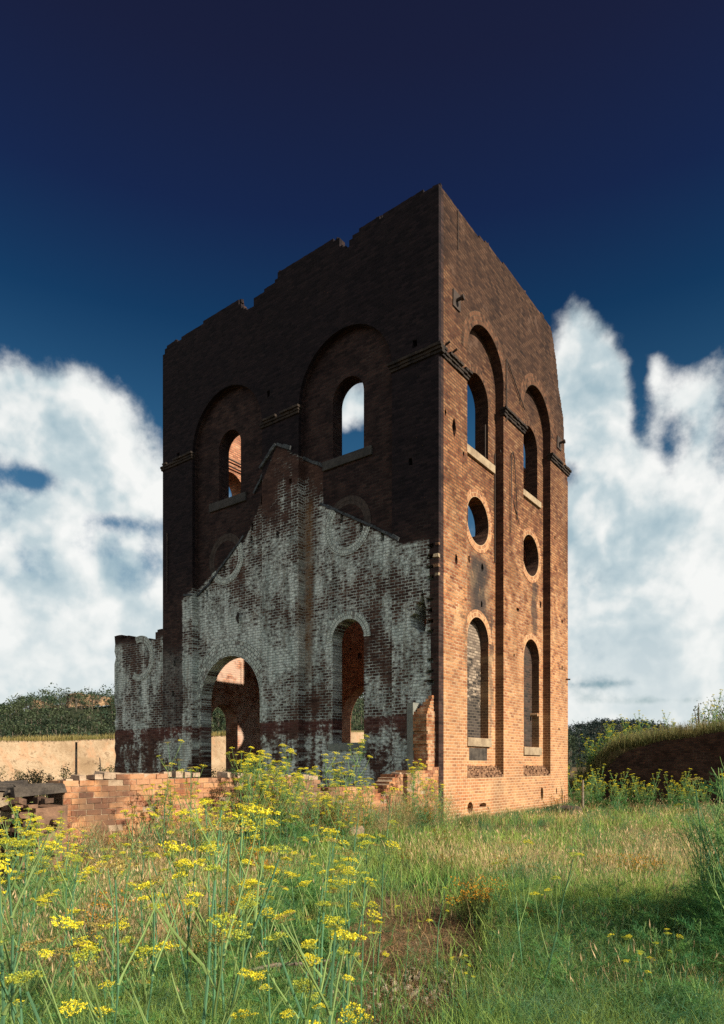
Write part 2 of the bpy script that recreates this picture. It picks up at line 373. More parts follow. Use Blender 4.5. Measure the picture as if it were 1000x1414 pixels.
def make_ring(name, axis, painted):
    m, nt, out = new_mat(name)
    tc = nt.new('ShaderNodeTexCoord'); P = tc.outputs['Object']; x, y, z = nt.sep(P)
    a = x if axis == 'x' else y
    zz = nt.mx(z, 0.0) if painted == 'arch' else z
    ang = nt.m('ARCTAN2', z, a); r = nt.m('SQRT', nt.add(nt.mul(a, a), nt.mul(z, z)))
    rnd, fac = brick_tex(nt, nt.xyz(nt.mul(ang, 1.0), r), w=.105, h=.118, mortar=.009)
    fine = nt.noise(P, 24.0, 4.0, .6); med = nt.noise(P, 3.0, 5.0, .6)
    t = nt.add(nt.mul(rnd, .7), nt.mul(nt.sub(med, .5), .9)); t = nt.add(t, .12)
    if painted:
        col = nt.mix(fac, nt.ramp(nt.add(t, nt.mul(nt.sub(fine, .5), .5)), [(0, (.26, .28, .26)), (.4, (.52, .58, .53)), (1, (.78, .83, .76))]), (.16, .16, .145))
        ch = nt.sm(nt.add(med, nt.mul(nt.sub(rnd, .5), .25)), .58, .70)
        col = nt.mix(nt.mul(ch, .8), col, (.075, .042, .034))
    else:
        col = nt.mix(fac, nt.ramp(t, PAL_SUN), (.50, .37, .23))
        col = nt.mix(nt.mul(nt.sm(nt.sep(nt.new('ShaderNodeNewGeometry').outputs['Position'])[2], 11.0, 6.0), .15), col, (.56, .38, .20))
        wz = nt.new('ShaderNodeNewGeometry'); pz = nt.sep(wz.outputs['Position'])[2]
        k = nt.mul(nt.sm(nt.add(pz, nt.mul(nt.sub(med, .5), 4.0)), 8.5, 13.0), .90)
        col = nt.mix(k, col, nt.mix(nt.mul(fac, .9), nt.mix(rnd, (.022, .015, .012), (.115, .055, .034)), (.03, .02, .015)))
    finish(nt, out, col, .92, nt.add(nt.sub(1.0, fac), nt.mul(fine, .6)), .8, .01, .15)
    return m

def make_stone(name, c0, c1, scale=3.0, bump=.6):
    m, nt, out = new_mat(name)
    tc = nt.new('ShaderNodeTexCoord'); P = tc.outputs['Object']
    a = nt.noise(P, scale, 6.0, .65); b = nt.noise(P, scale*9, 4.0, .6)
    col = nt.mix(nt.sm(nt.add(nt.mul(a, .7), nt.mul(b, .3)), .35, .65), c0, c1)
    finish(nt, out, col, .9, nt.add(a, nt.mul(b, .5)), bump, .03, .2)
    return m
def make_leaf(name, trans=.35, gain=1.0):
    m, nt, out = new_mat(name)
    at = nt.new('ShaderNodeVertexColor'); at.layer_name = 'Col'
    oi = nt.new('ShaderNodeObjectInfo')
    v = nt.lin(oi.outputs['Random'], 0, 1, .82*gain, 1.15*gain)
    col = nt.mix(1.0, at.outputs[0], nt.xyz(v, v, v), 'MULTIPLY')
    d = nt.new('ShaderNodeBsdfPrincipled'); nt.put(d.inputs['Base Color'], col); d.inputs['Roughness'].default_value = .6; d.inputs['Specular IOR Level'].default_value = .2
    t = nt.new('ShaderNodeBsdfTranslucent'); nt.put(t.inputs['Color'], col)
    mx = nt.new('ShaderNodeMixShader'); mx.inputs[0].default_value = trans
    nt.l.new(d.outputs[0], mx.inputs[1]); nt.l.new(t.outputs[0], mx.inputs[2]); nt.l.new(mx.outputs[0], out.inputs[0])
    return m
def make_iron(name, c=(.03, .022, .018)):
    m, nt, out = new_mat(name); tc = nt.new('ShaderNodeTexCoord'); a = nt.noise(tc.outputs['Object'], 9.0, 5.0, .6)
    finish(nt, out, nt.mix(a, c, tuple(k*2.2 for k in c)), .75, a, .3, .01)
    return m

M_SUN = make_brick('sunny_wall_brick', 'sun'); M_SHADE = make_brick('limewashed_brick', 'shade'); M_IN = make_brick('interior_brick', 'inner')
M_LOW = make_brick('low_wall_brick', 'low'); M_BANK = make_brick('dark_wall_brick', 'bank')
M_RINGX = make_ring('painted_arch_brick', 'x', True); M_RINGY = make_ring('bare_arch_brick', 'y', False)
M_SILL = make_stone('sill_stone', (.22, .165, .11), (.38, .30, .20)); M_SILLD = make_stone('sooty_sill_stone', (.035, .034, .033), (.075, .07, .066))
M_CAP = make_stone('sooty_cap_stone', (.014, .012, .012), (.05, .038, .030)); M_CONC = make_stone('grey_render', (.14, .15, .14), (.24, .25, .22))
M_IRON = make_iron('rusted_iron'); M_FLASH = make_stone('flashing_mortar', (.02, .022, .024), (.10, .115, .125), 6.0)
M_ROCK = make_stone('rubble_stone', (.16, .12, .085), (.36, .28, .19), 4.0, .9)
M_SLAB = make_stone('dark_slab', (.035, .03, .027), (.10, .085, .07), 4.0, .9)
M_WOOD = make_stone('weathered_wood', (.10, .08, .06), (.30, .25, .19), 9.0, .5)
M_LEAF = make_leaf('leaf', .42, 1.15); M_GRASS = make_leaf('grass_blade', .45, 1.42); M_FLOWER = make_leaf('petal', .30); M_TREE = make_leaf('tree_leaf', .15)

# ------------------------------------------------------------------ the ruined tower
BW, BD = 11.8, 9.5
tower = empty('ruined_brick_tower', (2.025, 17.65, 0.0), R(TH))
tag(tower, 'tall roofless brick ruin with blind arches, its left side limewashed below a gable scar', 'ruin')

def arch(c, hw, spring, bottom, n=18):
    """outline of a round-headed opening"""
    pts = [(c-hw, bottom), (c+hw, bottom)]
    for k in range(n+1):
        a = math.pi*k/n; pts.append((c+hw*math.cos(a), spring+hw*math.sin(a)))
    return pts
def circle(c, z, r, n=28): return [(c+r*math.cos(2*math.pi*k/n), z+r*math.sin(2*math.pi*k/n)) for k in range(n)]
def ragpoly(c, z, w, h, n=9):
    return [(c+w*(.7+.5*random.random())*math.cos(2*math.pi*k/n), z+h*(.7+.5*random.random())*math.sin(2*math.pi*k/n)) for k in range(n)]
def pocket(c, z, w, h):
    j = lambda: random.uniform(-.02, .02)
    return [(c-w/2+j(), z-h/2+j()), (c+w/2+j(), z-h/2+j()), (c+w/2+j(), z+h/2+j()), (c-w/2+j(), z+h/2+j())]
def interp(prof, a):
    for (a0, z0), (a1, z1) in zip(prof, prof[1:]):
        if a0 <= a <= a1: return z0+(z1-z0)*(a-a0)/(a1-a0) if a1 > a0 else z1
    return prof[0][1] if a < prof[0][0] else prof[-1][1]
def ragged(prof, step=.12, course=.0865, rough=1.0):
    """brick-stepped outline along a measured ruin profile (left to right)"""
    a0, a1 = prof[0][0], prof[-1][0]; n = max(2, int((a1-a0)/step)); out = []; drop = 0
    for k in range(n):
        s0 = a0+(a1-a0)*k/n; s1 = a0+(a1-a0)*(k+1)/n
        if random.random() < .16: drop = random.choice([0, 0, 0, 0, 1, 1])*rough
        z = interp(prof, (s0+s1)/2) - drop*course*.8
        z = round(z/course)*course + random.uniform(-.006, .006)
        out += [(s0, z), (s1, z)]
    return out
def slab(mb, outer, holes, place, d0, d1):
    """extrude a 2-D outline with holes between depths d0 and d1; place(a, z, d) gives the point"""
    loops = [[Vector((a, z, 0)) for a, z in lp] for lp in [outer]+holes]
    tris = tessellate_polygon(loops); flat = [p for lp in loops for p in lp]; n = len(flat); b = len(mb.v)
    for d in (d0, d1): mb.v += [place(p.x, p.y, d) for p in flat]
    for t in tris:
        mb.f.append((b+t[0], b+t[1], b+t[2])); mb.f.append((b+n+t[2], b+n+t[1], b+n+t[0]))
    i = 0
    for lp in loops:
        m_ = len(lp)
        for k in range(m_):
            p, q = i+k, i+(k+1) % m_; mb.f.append((b+p, b+q, b+n+q, b+n+p))
        i += m_
def fixn(o):
    bm = bmesh.new(); bm.from_mesh(o.data); bmesh.ops.recalc_face_normals(bm, faces=bm.faces[:]); bm.to_mesh(o.data); bm.free(); return o
PL = lambda a, z, d: (a, d, z)           # limewashed side: a = x, d = y
PR = lambda a, z, d: (-d, a, z)          # sunny side: a = y, d = depth inwards
RL, RR = .25, .28                        # bay recess depths

LTOP = [(-11.8, 16.5), (-11.7, 17.06), (-11.23, 17.16), (-10.2, 17.09), (-9.23, 17.21), (-7.69, 17.2), (-7.6, 16.9), (-7.24, 16.69), (-7.03, 16.7), (-6.96, 16.96), (-6.46, 17.0),
        (-5.99, 17.09), (-5.79, 17.33), (-5.33, 17.33), (-4.5, 17.26), (-3.84, 17.3), (-3.43, 17.22), (-3.26, 16.85), (-3.1, 16.83), (-2.92, 17.07), (-2.59, 17.17), (-1.84, 17.15), (0, 17.06)]
RTOP = [(0, 17.06), (.69, 17.03), (2.3, 17.08), (2.81, 17.22), (4.62, 17.28), (7.08, 17.36), (7.88, 17.25), (8.05, 16.9), (8.3, 16.4), (8.55, 15.5), (9.02, 14.6), (9.17, 13.3), (9.5, 12.3)]

def sub_prof(prof, a0, a1):
    return [(a0, interp(prof, a0))]+[p for p in prof if a0 < p[0] < a1]+[(a1, interp(prof, a1))]

BAYL = [(-3.25, 1.75), (-8.35, 1.75)]; BAYR = [(2.75, 1.18), (6.6, 1.17)]
# limewashed wall ---------------------------------------------------
mb = MB()
random.seed(3)
top = ragged(LTOP, .12)
outer = [(0, -.6), ]+list(reversed(top))+[(-BW, -.6)]
holes = [arch(c, r, 12.75, .0) for c, r in BAYL]
pockL = [(-5.35, 10.55), (-6.3, 13.6), (-.9, 9.95), (-10.9, 12.9), (-5.9, 9.0), (-11.1, 5.4), (-11.2, 4.3), (-.75, 13.1)]
holes += [pocket(a, z, .13, .2) for a, z in pockL]
for k in range(13):
    if k in (3, 8): continue
    holes.append(pocket(-.27+random.uniform(-.03, .03), 3.9+.285*k if k < 4 else 4.1+.285*k, .2, .10))
holes.append([(-.50, 6.42), (-.60, 6.1), (-.72, 6.04), (-.76, 5.8), (-.90, 5.74), (-.86, 5.46), (-.70, 5.38), (-.6, 5.27), (-.42, 5.27), (-.38, 5.52), (-.34, 5.78), (-.42, 6.0)])

slab(mb, outer, holes, PL, 0.0, RL+.003)
coreo = [(-RR, -.6)]+list(reversed(ragged(sub_prof(LTOP, -BW+.02, -RR), .13, rough=1.6)))+[(-BW+.02, -.6)]
coreo = [(a, z-.02) if z > 1 else (a, z) for a, z in coreo]
holes = [arch(-3.25, .585, 12.6, 10.9), arch(-8.42, .55, 12.62, 10.85), arch(-8.42, 1.49, 3.93, -.5), arch(-3.25, .59, 5.42, 2.35)]
holes.append([(-.50, 6.35), (-.70, 6.0), (-.88, 5.7), (-.82, 5.48), (-.6, 5.30), (-.42, 5.30), (-.36, 5.75)])
for a, z in [(-3.5, 9.05), (-2.75, 8.62), (-2.0, 8.2), (-7.3, 9.6), (-7.35, 9.2), (-9.6, 7.75), (-8.7, 8.45), (-6.85, 10.4)]: holes.append(pocket(a, z, .11, .26))
slab(mb, coreo, holes, PL, RL, RL+.45)
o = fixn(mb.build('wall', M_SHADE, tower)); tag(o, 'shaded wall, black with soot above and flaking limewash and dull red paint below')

# sunny wall ---------------------------------------------------------
mb = MB()
random.seed(5)
top = ragged(sub_prof(RTOP, RL, 7.9), .12)+ragged(sub_prof(RTOP, 7.9, BD), .05, rough=2.5)
outer = [(BD, -.6)]+list(reversed(top))+[(RL, -.6)]
holes = [arch(c, r, 13.42, 1.32) for c, r in BAYR]
def wpk(a, z, w=.12, h=.2): return ragpoly(a, z, w*.6, h*.6, 8)
holes += [wpk(.82, 10.93, .16, .42), wpk(.36, 11.15, .08, .15), wpk(1.36, 10.4, .08, .15), wpk(.94, 7.36, .12, .26), wpk(5.0, 6.71, .2, .14), wpk(7.0, .72, .2, .42), wpk(8.35, .74, .1, .22),
          wpk(2.56, .50, .40, .12), wpk(.97, .18, .10, .3), wpk(8.9, 5.3, .12, .16), wpk(8.2, 9.9, .1, .16), wpk(8.9, 7.0, .14, .12), wpk(4.7, 5.2, .1, .1), wpk(8.6, 3.0, .1, .1)]
holes.append(circle(1.75, .47, .17, 14))
slab(mb, outer, holes, PR, 0.0, RR+.003)
core = [(BD-.7, -.6)]+list(reversed(ragged(sub_prof(RTOP, RL+.45, BD-.7), .13, rough=1.6)))+[(RL+.45, -.6)]
core = [(a, z-.03) if z > 1 else (a, z) for a, z in core]
holes = [arch(2.75, .69, 12.67, 11.0), arch(6.6, .66, 12.69, 11.0), circle(2.75, 8.98, .70), circle(6.66, 8.93, .70), arch(2.77, .68, 5.42, 2.5), arch(6.76, .66, 5.38, 2.31)]
holes += [wpk(2.2, 7.72, .1, .22), wpk(3.05, 7.65, .13, .22), wpk(3.0, 6.55, .12, .2), wpk(7.32, 3.47, .1, .12), wpk(7.55, 7.4, .12, .2), wpk(5.6, 7.1, .1, .1)]
slab(mb, core, holes, PR, RR, RR+.45)
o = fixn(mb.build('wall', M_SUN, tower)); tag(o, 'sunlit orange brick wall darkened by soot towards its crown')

# far walls -----------------------------------------------------------
NTOP = [(-BW, 16.0), (-10.6, 16.1), (-10.2, 15.5), (-8.8, 15.9), (-6.4, 16.2), (-5.6, 15.2), (-5.2, 14.3), (-4.4, 13.7), (-2.2, 13.6), (-.9, 12.6), (-.4, 11.6), (0, 11.0)]
mb = MB(); out_n = [(-RR-.003, -.6)]+list(reversed(ragged(sub_prof(NTOP, -BW, -RR-.003), .13, rough=2)))+[(-BW, -.6)]
holes = [arch(-8.9, 1.5, 3.75, -.5), arch(-3.3, .6, 5.4, 2.4), arch(-3.5, .72, 12.45, 10.85), arch(-8.4, .6, 12.6, 10.9)]
holes += [pocket(-9.35, 6.65, .2, .24), pocket(-9.0, 7.3, .1, .12), pocket(-9.9, 7.0, .1, .1)]
slab(mb, out_n, holes, PL, BD-.7, BD-.002)
fixn(mb.build('wall', M_IN, tower))
WTOP = [(RL+.45, 16.4), (2.0, 16.7), (3.0, 16.4), (5, 16.9), (7, 16.2), (8.8, 15.8)]
mb = MB(); out_w = [(BD-.7, -.6)]+list(reversed(ragged(WTOP, .13, rough=2)))+[(RL+.45, -.6)]
holes = [arch(2.70, .69, 12.6, 10.9), arch(6.6, .66, 12.6, 10.9), arch(2.38, .67, 3.4, -.5), circle(6.6, 8.9, .7)]
slab(mb, out_w, holes, lambda a, z, d: (-BW+d, a, z), 0.0, .7)
fixn(mb.build('wall', M_IN, tower))
# iron ties across the inside of the far window wall
for z in (13.72, 13.45):
    q = MB(); q.tube([(-BW+.80, 1.2, z), (-BW+.80, 8.2, z)], .03, 6); q.build('tie_rod', M_IRON, tower)

# wing wall at the left ------------------------------------------------
random.seed(9)
FTOP = [(-14.97, 6.86), (-14.6, 6.86), (-14.5, 6.78), (-13.4, 6.62), (-12.5, 6.40), (-12.36, 6.40), (-12.3, 6.62), (-12.1, 6.72), (-11.8, 6.8)]
mb = MB()
left = [(-14.97+random.choice([0, .0, .05, .1]), .0865*k*3) for k in range(1, 26)]
outer = [(-BW-.002, -.6)]+list(reversed(ragged(FTOP, .12)))+[(a, z) for a, z in reversed(left) if z < 6.6]+[(-14.97, -.6)]
holes = []
slab(mb, outer, holes, PL, .03, .40)
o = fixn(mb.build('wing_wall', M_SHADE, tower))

# rings round the openings ------------------------------------------------
def ring(c, z, r0, r1, a0, a1, side, depth, proud, mat, legs=0.0, n=40, squash=1.0):
    """annulus of radial bricks, its origin at the centre of the arch; legs = straight jambs below the springing"""
    mb = MB(); inn, out_ = [], []
    for k in range(n+1):
        a = a0+(a1-a0)*k/n; jr = random.uniform(-.006, .006)
        inn.append((r0*math.cos(a), r0*math.sin(a))); out_.append(((r1+jr)*math.cos(a), (r1+jr)*math.sin(a)))
    if legs: inn = [(r0, -legs)]+inn+[(-r0, -legs)]; out_ = [(r1, -legs)]+out_+[(-r1, -legs)]
    pl = (lambda a, z, d: (a, d, z)) if side == 'L' else (lambda a, z, d: (-d, a, z))
    b = len(mb.v); m_ = len(inn)
    for d in (-proud, .02):
        mb.v += [pl(*p, d) for p in inn]+[pl(*p, d) for p in out_]
    for k in range(m_-1):
        i0, i1, o0, o1 = k, k+1, m_+k, m_+k+1; q = 2*m_
        mb.f += [(i0, i1, o1, o0), (q+i0, q+o0, q+o1, q+i1), (o0, o1, q+o1, q+o0), (i1, i0, q+i0, q+i1)]
    mb.f += [(0, m_, 3*m_, 2*m_), (m_-1, 3*m_-1, 4*m_-1, 2*m_-1)]
    loc = (c, depth, z) if side == 'L' else (-depth, c, z)
    return fixn(mb.build('arch_ring', mat, tower, loc))
PI = math.pi
ring(-8.42, 3.93, 1.492, 1.86, 0, PI, 'L', RL, .030, M_RINGX, legs=.85); ring(-8.42, 3.93, 1.862, 2.06, .30, PI-.30, 'L', RL, .014, M_RINGX)
ring(-3.25, 5.42, .592, .84, 0, PI, 'L', RL, .020, M_RINGX)
D2 = PI/180
M_RINGD = make_stone('sooty_ring_brick', (.03, .024, .022), (.085, .065, .055), 6.0)
for c, z, d, a0, a1, m2 in ((-3.27, 8.78, RL, 132, 346, M_RINGD), (-8.6, 8.78, RL, -151, 29, M_RINGD), (-13.25, 5.78, .03, -125, 110, None)):
    for r0, r1, pr in ((.62, .74, .012), (.742, .87, .020)):
        ring(c, z, r0, r1, a0*D2, a1*D2, 'L', d, pr, M_RINGX)
        if m2: ring(c, z, r0, r1, a1*D2, (a0+360)*D2, 'L', d, pr-.004, m2)
for c, r in BAYR: ring(c, 13.42, r+.002, r+.36, 0, PI, 'R', 0, .008, M_RINGY)
ring(2.75, 12.67, .692, .92, 0, PI, 'R', RR, .006, M_RINGY); ring(6.6, 12.69, .662, .89, 0, PI, 'R', RR, .006, M_RINGY)
for c, z in ((2.75, 8.98), (6.66, 8.93)): ring(c, z, .702, .93, 0, 2*PI, 'R', RR, .012, M_RINGY)
ring(2.77, 5.42, .682, .91, 0, PI, 'R', RR, .010, M_RINGY); ring(6.76, 5.38, .662, .89, 0, PI, 'R', RR, .010, M_RINGY)

# sills, caps, plinth slopes, blocked windows ---------------------------------
def part_box(name, mat, x0, x1, y0, y1, z0, z1, jit=.004):
    mb = MB(); mb.box(x0, x1, y0, y1, z0, z1, jit); o = mb.build(name, mat, tower)
    bv = o.modifiers.new('soft', 'BEVEL'); bv.width = .012; bv.segments = 2
    return o
for c, w, z0, z1 in ((-3.27, .93, 10.62, 10.89), (-8.5, .93, 10.55, 10.84)): part_box('window_sill', M_SILLD, c-w, c+w, RL-.07, RL+.42, z0, z1)
part_box('window_sill', M_CONC, -4.0, -2.5, RL-.05, RL+.40, 2.12, 2.34)
for c, w, z0, z1 in ((2.86, .93, 10.74, 10.99), (6.67, .78, 10.78, 10.99), (2.77, .76, 2.24, 2.49), (6.76, .75, 2.03, 2.30)):
    part_box('window_sill', M_SILL, -RR-.42, -RR+.075, c-w, c+w, z0, z1)
part_box('lintel_block', M_SLAB, -RR-.1, -RR+.006, 2.2, 3.36, 1.82, 2.20)
for c, w, z0, zs in ((2.77, .70, 2.45, 5.42), (6.76, .68, 2.27, 5.38)):
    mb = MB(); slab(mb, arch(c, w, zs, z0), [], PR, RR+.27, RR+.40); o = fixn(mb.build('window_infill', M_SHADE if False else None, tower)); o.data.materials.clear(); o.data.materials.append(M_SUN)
    if c < 5: inf1 = o
    else: inf2 = o
def make_infill(name, a, b, f, mj):
    m, nt, out = new_mat(name); P, x, y, z, u, v = brick_coords(nt)
    rnd, fac = brick_tex(nt, nt.xyz(u, v)); n1 = nt.noise(P, 1.6, 6.0, .65); n2 = nt.noise(P, 14.0, 4.0, .6)
    k = nt.sm(nt.add(nt.add(n1, nt.mul(nt.sub(n2, .5), .5)), nt.add(nt.mul(nt.sub(rnd, .5), .2), nt.lin(z, 2.5, 6.0, -f, f))), .46, .56)
    col = nt.mix(k, nt.mix(rnd, (.025, .023, .022), (.075, .062, .055)), nt.mix(rnd, a, b))
    col = nt.mix(nt.mul(fac, .8), col, nt.mix(k, mj[0], mj[1]))
    finish(nt, out, col, .9, nt.add(nt.sub(1.0, fac), n2), .8, .012, .15); return m
inf1.data.materials[0] = make_infill('sooty_infill_brick', (.11, .085, .07), (.36, .29, .22), .30, ((.13, .11, .085), (.10, .08, .06)))
inf2.data.materials[0] = make_infill('burnt_infill_brick', (.040, .024, .020), (.075, .048, .038), .02, ((.07, .052, .042), (.10, .07, .052)))
def cap(x0, x1, y0, y1):
    mb = MB(); z = 12.55
    for dz0, dz1, g in ((0, .07, -.05), (.07, .15, -.01), (.15, .21, -.03)):
        mb.box(x0-(g if x0 < -1 or True else 0)*0, x1, y0, y1, z+dz0, z+dz1, .006)
    o = mb.build('pier_cap', M_CAP, tower); bv = o.modifiers.new('soft', 'BEVEL'); bv.width = .015; bv.segments = 2; return o
# each cap: stepped moulding round its pier
def cap_on(side, a0, a1, wrap0=True, wrap1=True):
    mb = MB(); z = 12.56
    for dz0, dz1, g in ((0, .075, .05), (.077, .15, .085), (.152, .22, .13)):
        e0 = g*.6 if wrap0 else 0; e1 = g*.6 if wrap1 else 0; n = 9
        for k in range(n):
            s0 = a0-e0+(a1-a0+e0+e1)*k/n; s1 = a0-e0+(a1-a0+e0+e1)*(k+1)/n
            if dz1 > .2 and random.random() < .12: continue
            gg = g+random.uniform(-.012, .008)
            if side == 'L': mb.box(s0, s1, -gg, .10, z+dz0, z+dz1, .004)
            else: mb.box(-.10, gg, s0, s1, z+dz0, z+dz1, .004)
    mb.build('pier_cap', M_CAP, tower)
random.seed(21)
cap_on('L', -1.5, 0.13, True, False); cap_on('L', -6.6, -5.0); cap_on('L', -BW, -10.1)
cap_on('R', .101, 1.57, False, True); cap_on('R', 3.93, 5.43); cap_on('R', 7.77, BD)
M_SLOPE = make_stone('worn_brick_slope', (.09, .045, .03), (.36, .21, .12), 9.0, .9)
for c, r in BAYR:
    mb = MB(); n = 0
    random.seed(int(c*10))
    for k in range(5):
        f0, f1 = k/5, (k+1)/5; a = c-r+.003
        while a < c+r-.01:
            w = min(random.uniform(.09, .13), c+r-.003-a); x0 = .01-(RR+.004)*f0+random.uniform(-.03, .012)
            mb.box(-RR-.02, x0, a, a+w-.008, 1.322+.34*f0, 1.322+.34*f1+random.uniform(-.02, .015), .006); a += w
    mb.box(-RR-.02, -.03, c-r+.003, c+r-.003, 1.2, 1.34); n = 0
    for k in range(n):          # sloping brick-on-edge weathering above the plinth
        f0, f1 = k/n, (k+1)/n
        x0, x1 = .004-(RR+.004)*f0, .004-(RR+.004)*f1
        mb.box(-RR-.02, x0, c-r+.002, c+r-.002, 1.322+.34*f0, 1.322+.34*f1, .004)
    mb.build('plinth_slope', M_SLOPE, tower)

M_SLOPE0 = make_stone('broken_brick_face', (.09, .045, .03), (.34, .20, .12), 9.0, .9)
random.seed(40)
for k in range(4):
    q = MB(); z = 6.7+.26*k+random.uniform(-.05, .05); q.box(-.12+random.uniform(-.05, .03), .006, -.02-random.uniform(0, .03), .06, z, z+random.uniform(.05, .12), .012, Euler((random.uniform(-.1, .1), random.uniform(-.1, .1), 0)).to_matrix())
    q.build('broken_brick', M_SLOPE0 if k % 2 else M_SILL, tower)
# iron fittings ---------------------------------------------------------
def rod(pts, r=.018): q = MB(); q.tube(pts, r, 6); return q.build('iron_rod', M_IRON, tower)
rod([(.05, 4.05, 14.33), (.05, 4.05, 12.4)]); rod([(.04, 4.07, 14.36), (.05, 5.42, 13.35)]); 
rod([(.05, 4.35, 9.0), (.05, 4.40, 11.45), (.05, 4.5, 11.62), (.05, 4.62, 11.45), (.05, 4.85, 9.6)]); rod([(-.1, 3.9, 11.5), (.05, 5.0, 9.45)])
rod([(-RR+.03, 3.84, 11.4), (-RR+.03, 3.84, 8.0)]); rod([(-RR-.03, 3.3, 12.1), (-RR-.03, 3.3, 11.0)])
rod([(.03, 1.0, 17.0), (.03, 1.0, 15.9)], .012)
def bracket(s, z):
    b = MB(); b.box(.002, .035, s-.20, s+.20, z-.22, z+.22, .008); pl = b.build('anchor_plate', M_IRON, tower)
    q = MB(); q.tube([(.03, s, z), (.22, s+.02, z+.02)], .045, 8); q.tube([(.16, s+.01, z+.01), (.24, s+.02, z+.02)], .075, 8); q.build('anchor_bolt', M_IRON, pl)
bracket(.92, 14.45); bracket(8.55, 13.45)
for s in (.35, .75): rod([(.0, s, 12.95), (.14, s, 12.99)], .03)
rod([(.0, 9.3, 4.9), (.16, 9.3, 4.88)], .03)
rod([(-11.5, -.03, 10.2), (-11.5, -.03, 8.0)], .02)
# remains of the lean-to roof: flashing along the scar
def flash(pts, wd=.07):
    mb = MB(); P0 = [Vector((a, 0, z)) for a, z in pts]; 
    for p, q in zip(P0, P0[1:]):
        L = (q-p).length; n = max(1, int(L/.24)); ang = math.atan2(q.z-p.z, q.x-p.x)
        for k in range(n):
            c = p.lerp(q, (k+.5)/n); d = -.0 if (c.x < -10.1 or -6.6 < c.x < -5.0 or c.x > -1.5) else RL
            h = L/n*.5*1.04; pr = random.uniform(.03, .09)
            rot = Matrix.Rotation(-ang+random.uniform(-.06, .06), 3, 'Y')
            mb.box(c.x-h, c.x+h, d-pr, d+.05, c.z-wd*.5, c.z+wd*random.uniform(.3, .6), .008, rot)
    mb.build('roof_flashing', M_FLASH, tower)
flash([(-10.55, 7.8), (-10.15, 7.72), (-9.4, 8.1), (-7.7, 9.4)]); flash([(-7.2, 10.7), (-6.65, 11.3), (-5.95, 11.85)], .09)
flash([(-5.9, 11.86), (-5.3, 11.56)], .11); flash([(-5.0, 11.25), (-4.15, 10.78)], .10); flash([(-4.3, 9.68), (-2.5, 8.66), (-1.25, 7.9)], .08)
# grey rusted stub of beam in the limewash, scribble of spray paint
q = MB(); q.tube([(-8.05, RL+.1, 6.95), (-7.95, RL-.10, 6.65), (-7.82, RL-.16, 6.45)], [.05, .05, .03], 6); q.build('beam_stub', M_IRON, tower)
q = MB(); pts = []
for k in range(60):
    t = k/59; pts.append((-4.72+.62*t+.05*math.sin(23*t+1), RL-.004, 4.22+.13*math.sin(31*t)+.05*math.sin(71*t)-.05*t))
for p_, q_ in zip(pts, pts[1:]): 
    q.face([(p_[0], p_[1], p_[2]-.012), (q_[0], q_[1], q_[2]-.012), (q_[0], q_[1], q_[2]+.012), (p_[0], p_[1], p_[2]+.012)])
q.build('graffiti', M_IRON, tower)
# stub of the vanished side wall, at the near corner
random.seed(12)
mb = MB()
for k in range(18):
    z = 1.55+.0865*k; 
    if z > 3.3: break
    y0 = -.40+(.0 if z < 2.95 else .12*(z-2.95)*5)+random.choice([0, .0, .06])
    mb.box(-.55, -.13, y0, -.003, z, z+.086, .004)
for k in range(5): mb.box(-.50+.06*k, -.16, -.28+.05*k, -.004, 3.1+.0865*k, 3.1+.0865*(k+1), .012)
mb.build('wall_stub', M_LOW, tower)
mb = MB(); mb.box(-.74, -.555, -.40, -.003, 1.5, 3.35, .006); mb.build('door_jamb', M_CONC, tower)

# loose bricks on the crown
random.seed(4)
for a, prof, place, mat in [(-11.2, LTOP, PL, M_SHADE), (-9.3, LTOP, PL, M_SHADE), (-7.75, LTOP, PL, M_SHADE), (-5.8, LTOP, PL, M_SHADE), (-3.55, LTOP, PL, M_SHADE), (-2.0, LTOP, PL, M_SHADE), (-.12, LTOP, PL, M_SHADE),
                            (.7, RTOP, PR, M_SUN), (2.9, RTOP, PR, M_SUN), (5.6, RTOP, PR, M_SUN), (7.8, RTOP, PR, M_SUN)]:
    c = place(a, interp(prof, a), .12); q = MB()
    q.box(c[0]-.11, c[0]+.11, c[1]-.055, c[1]+.055, c[2]-.07, c[2]+.05, .008, Euler((random.uniform(-.12, .12), random.uniform(-.12, .12), random.uniform(-.5, .5))).to_matrix())
    q.build('crown_brick', mat, tower)

# ------------------------------------------------------------------ low brick wall of the vanished annexe
def make_brick_pieces(name, pal, worn):
    m, nt, out = new_mat(name); ge = nt.new('ShaderNodeNewGeometry'); tc = nt.new('ShaderNodeTexCoord'); P = tc.outputs['Object']
    r = ge.outputs['Random Per Island']; n1 = nt.noise(P, 1.3, 5.0, .6); n2 = nt.noise(P, 30.0, 4.0, .6); n3 = nt.noise(P, 7.0, 4.0, .6)
    col = nt.ramp(nt.add(nt.add(nt.mul(r, .7), .12), nt.mul(nt.sub(n3, .5), .7)), pal)
    col = nt.mix(nt.mul(nt.sm(nt.add(n1, nt.mul(nt.sub(n2, .5), .6)), .42, .66), worn), col, (.43, .265, .165))
    col = nt.mix(nt.mul(nt.sm(nt.noise(P, .7, 6.0, .65), .50, .60), .65), col, (.09, .06, .045))
    col = nt.mix(nt.mul(nt.sm(n1, .46, .34), .6), col, (.13, .08, .055))
    finish(nt, out, col, .92, nt.add(n3, nt.mul(n2, .7)), .7, .015, .15); return m
M_PIECE = make_brick_pieces('worn_brick', PAL_SUN, .60); M_RUBBLE = make_brick_pieces('sooty_rubble_brick', [(0, (.03, .022, .018)), (.4, (.09, .055, .04)), (.75, (.24, .14, .09)), (1, (.42, .32, .23))], .25)
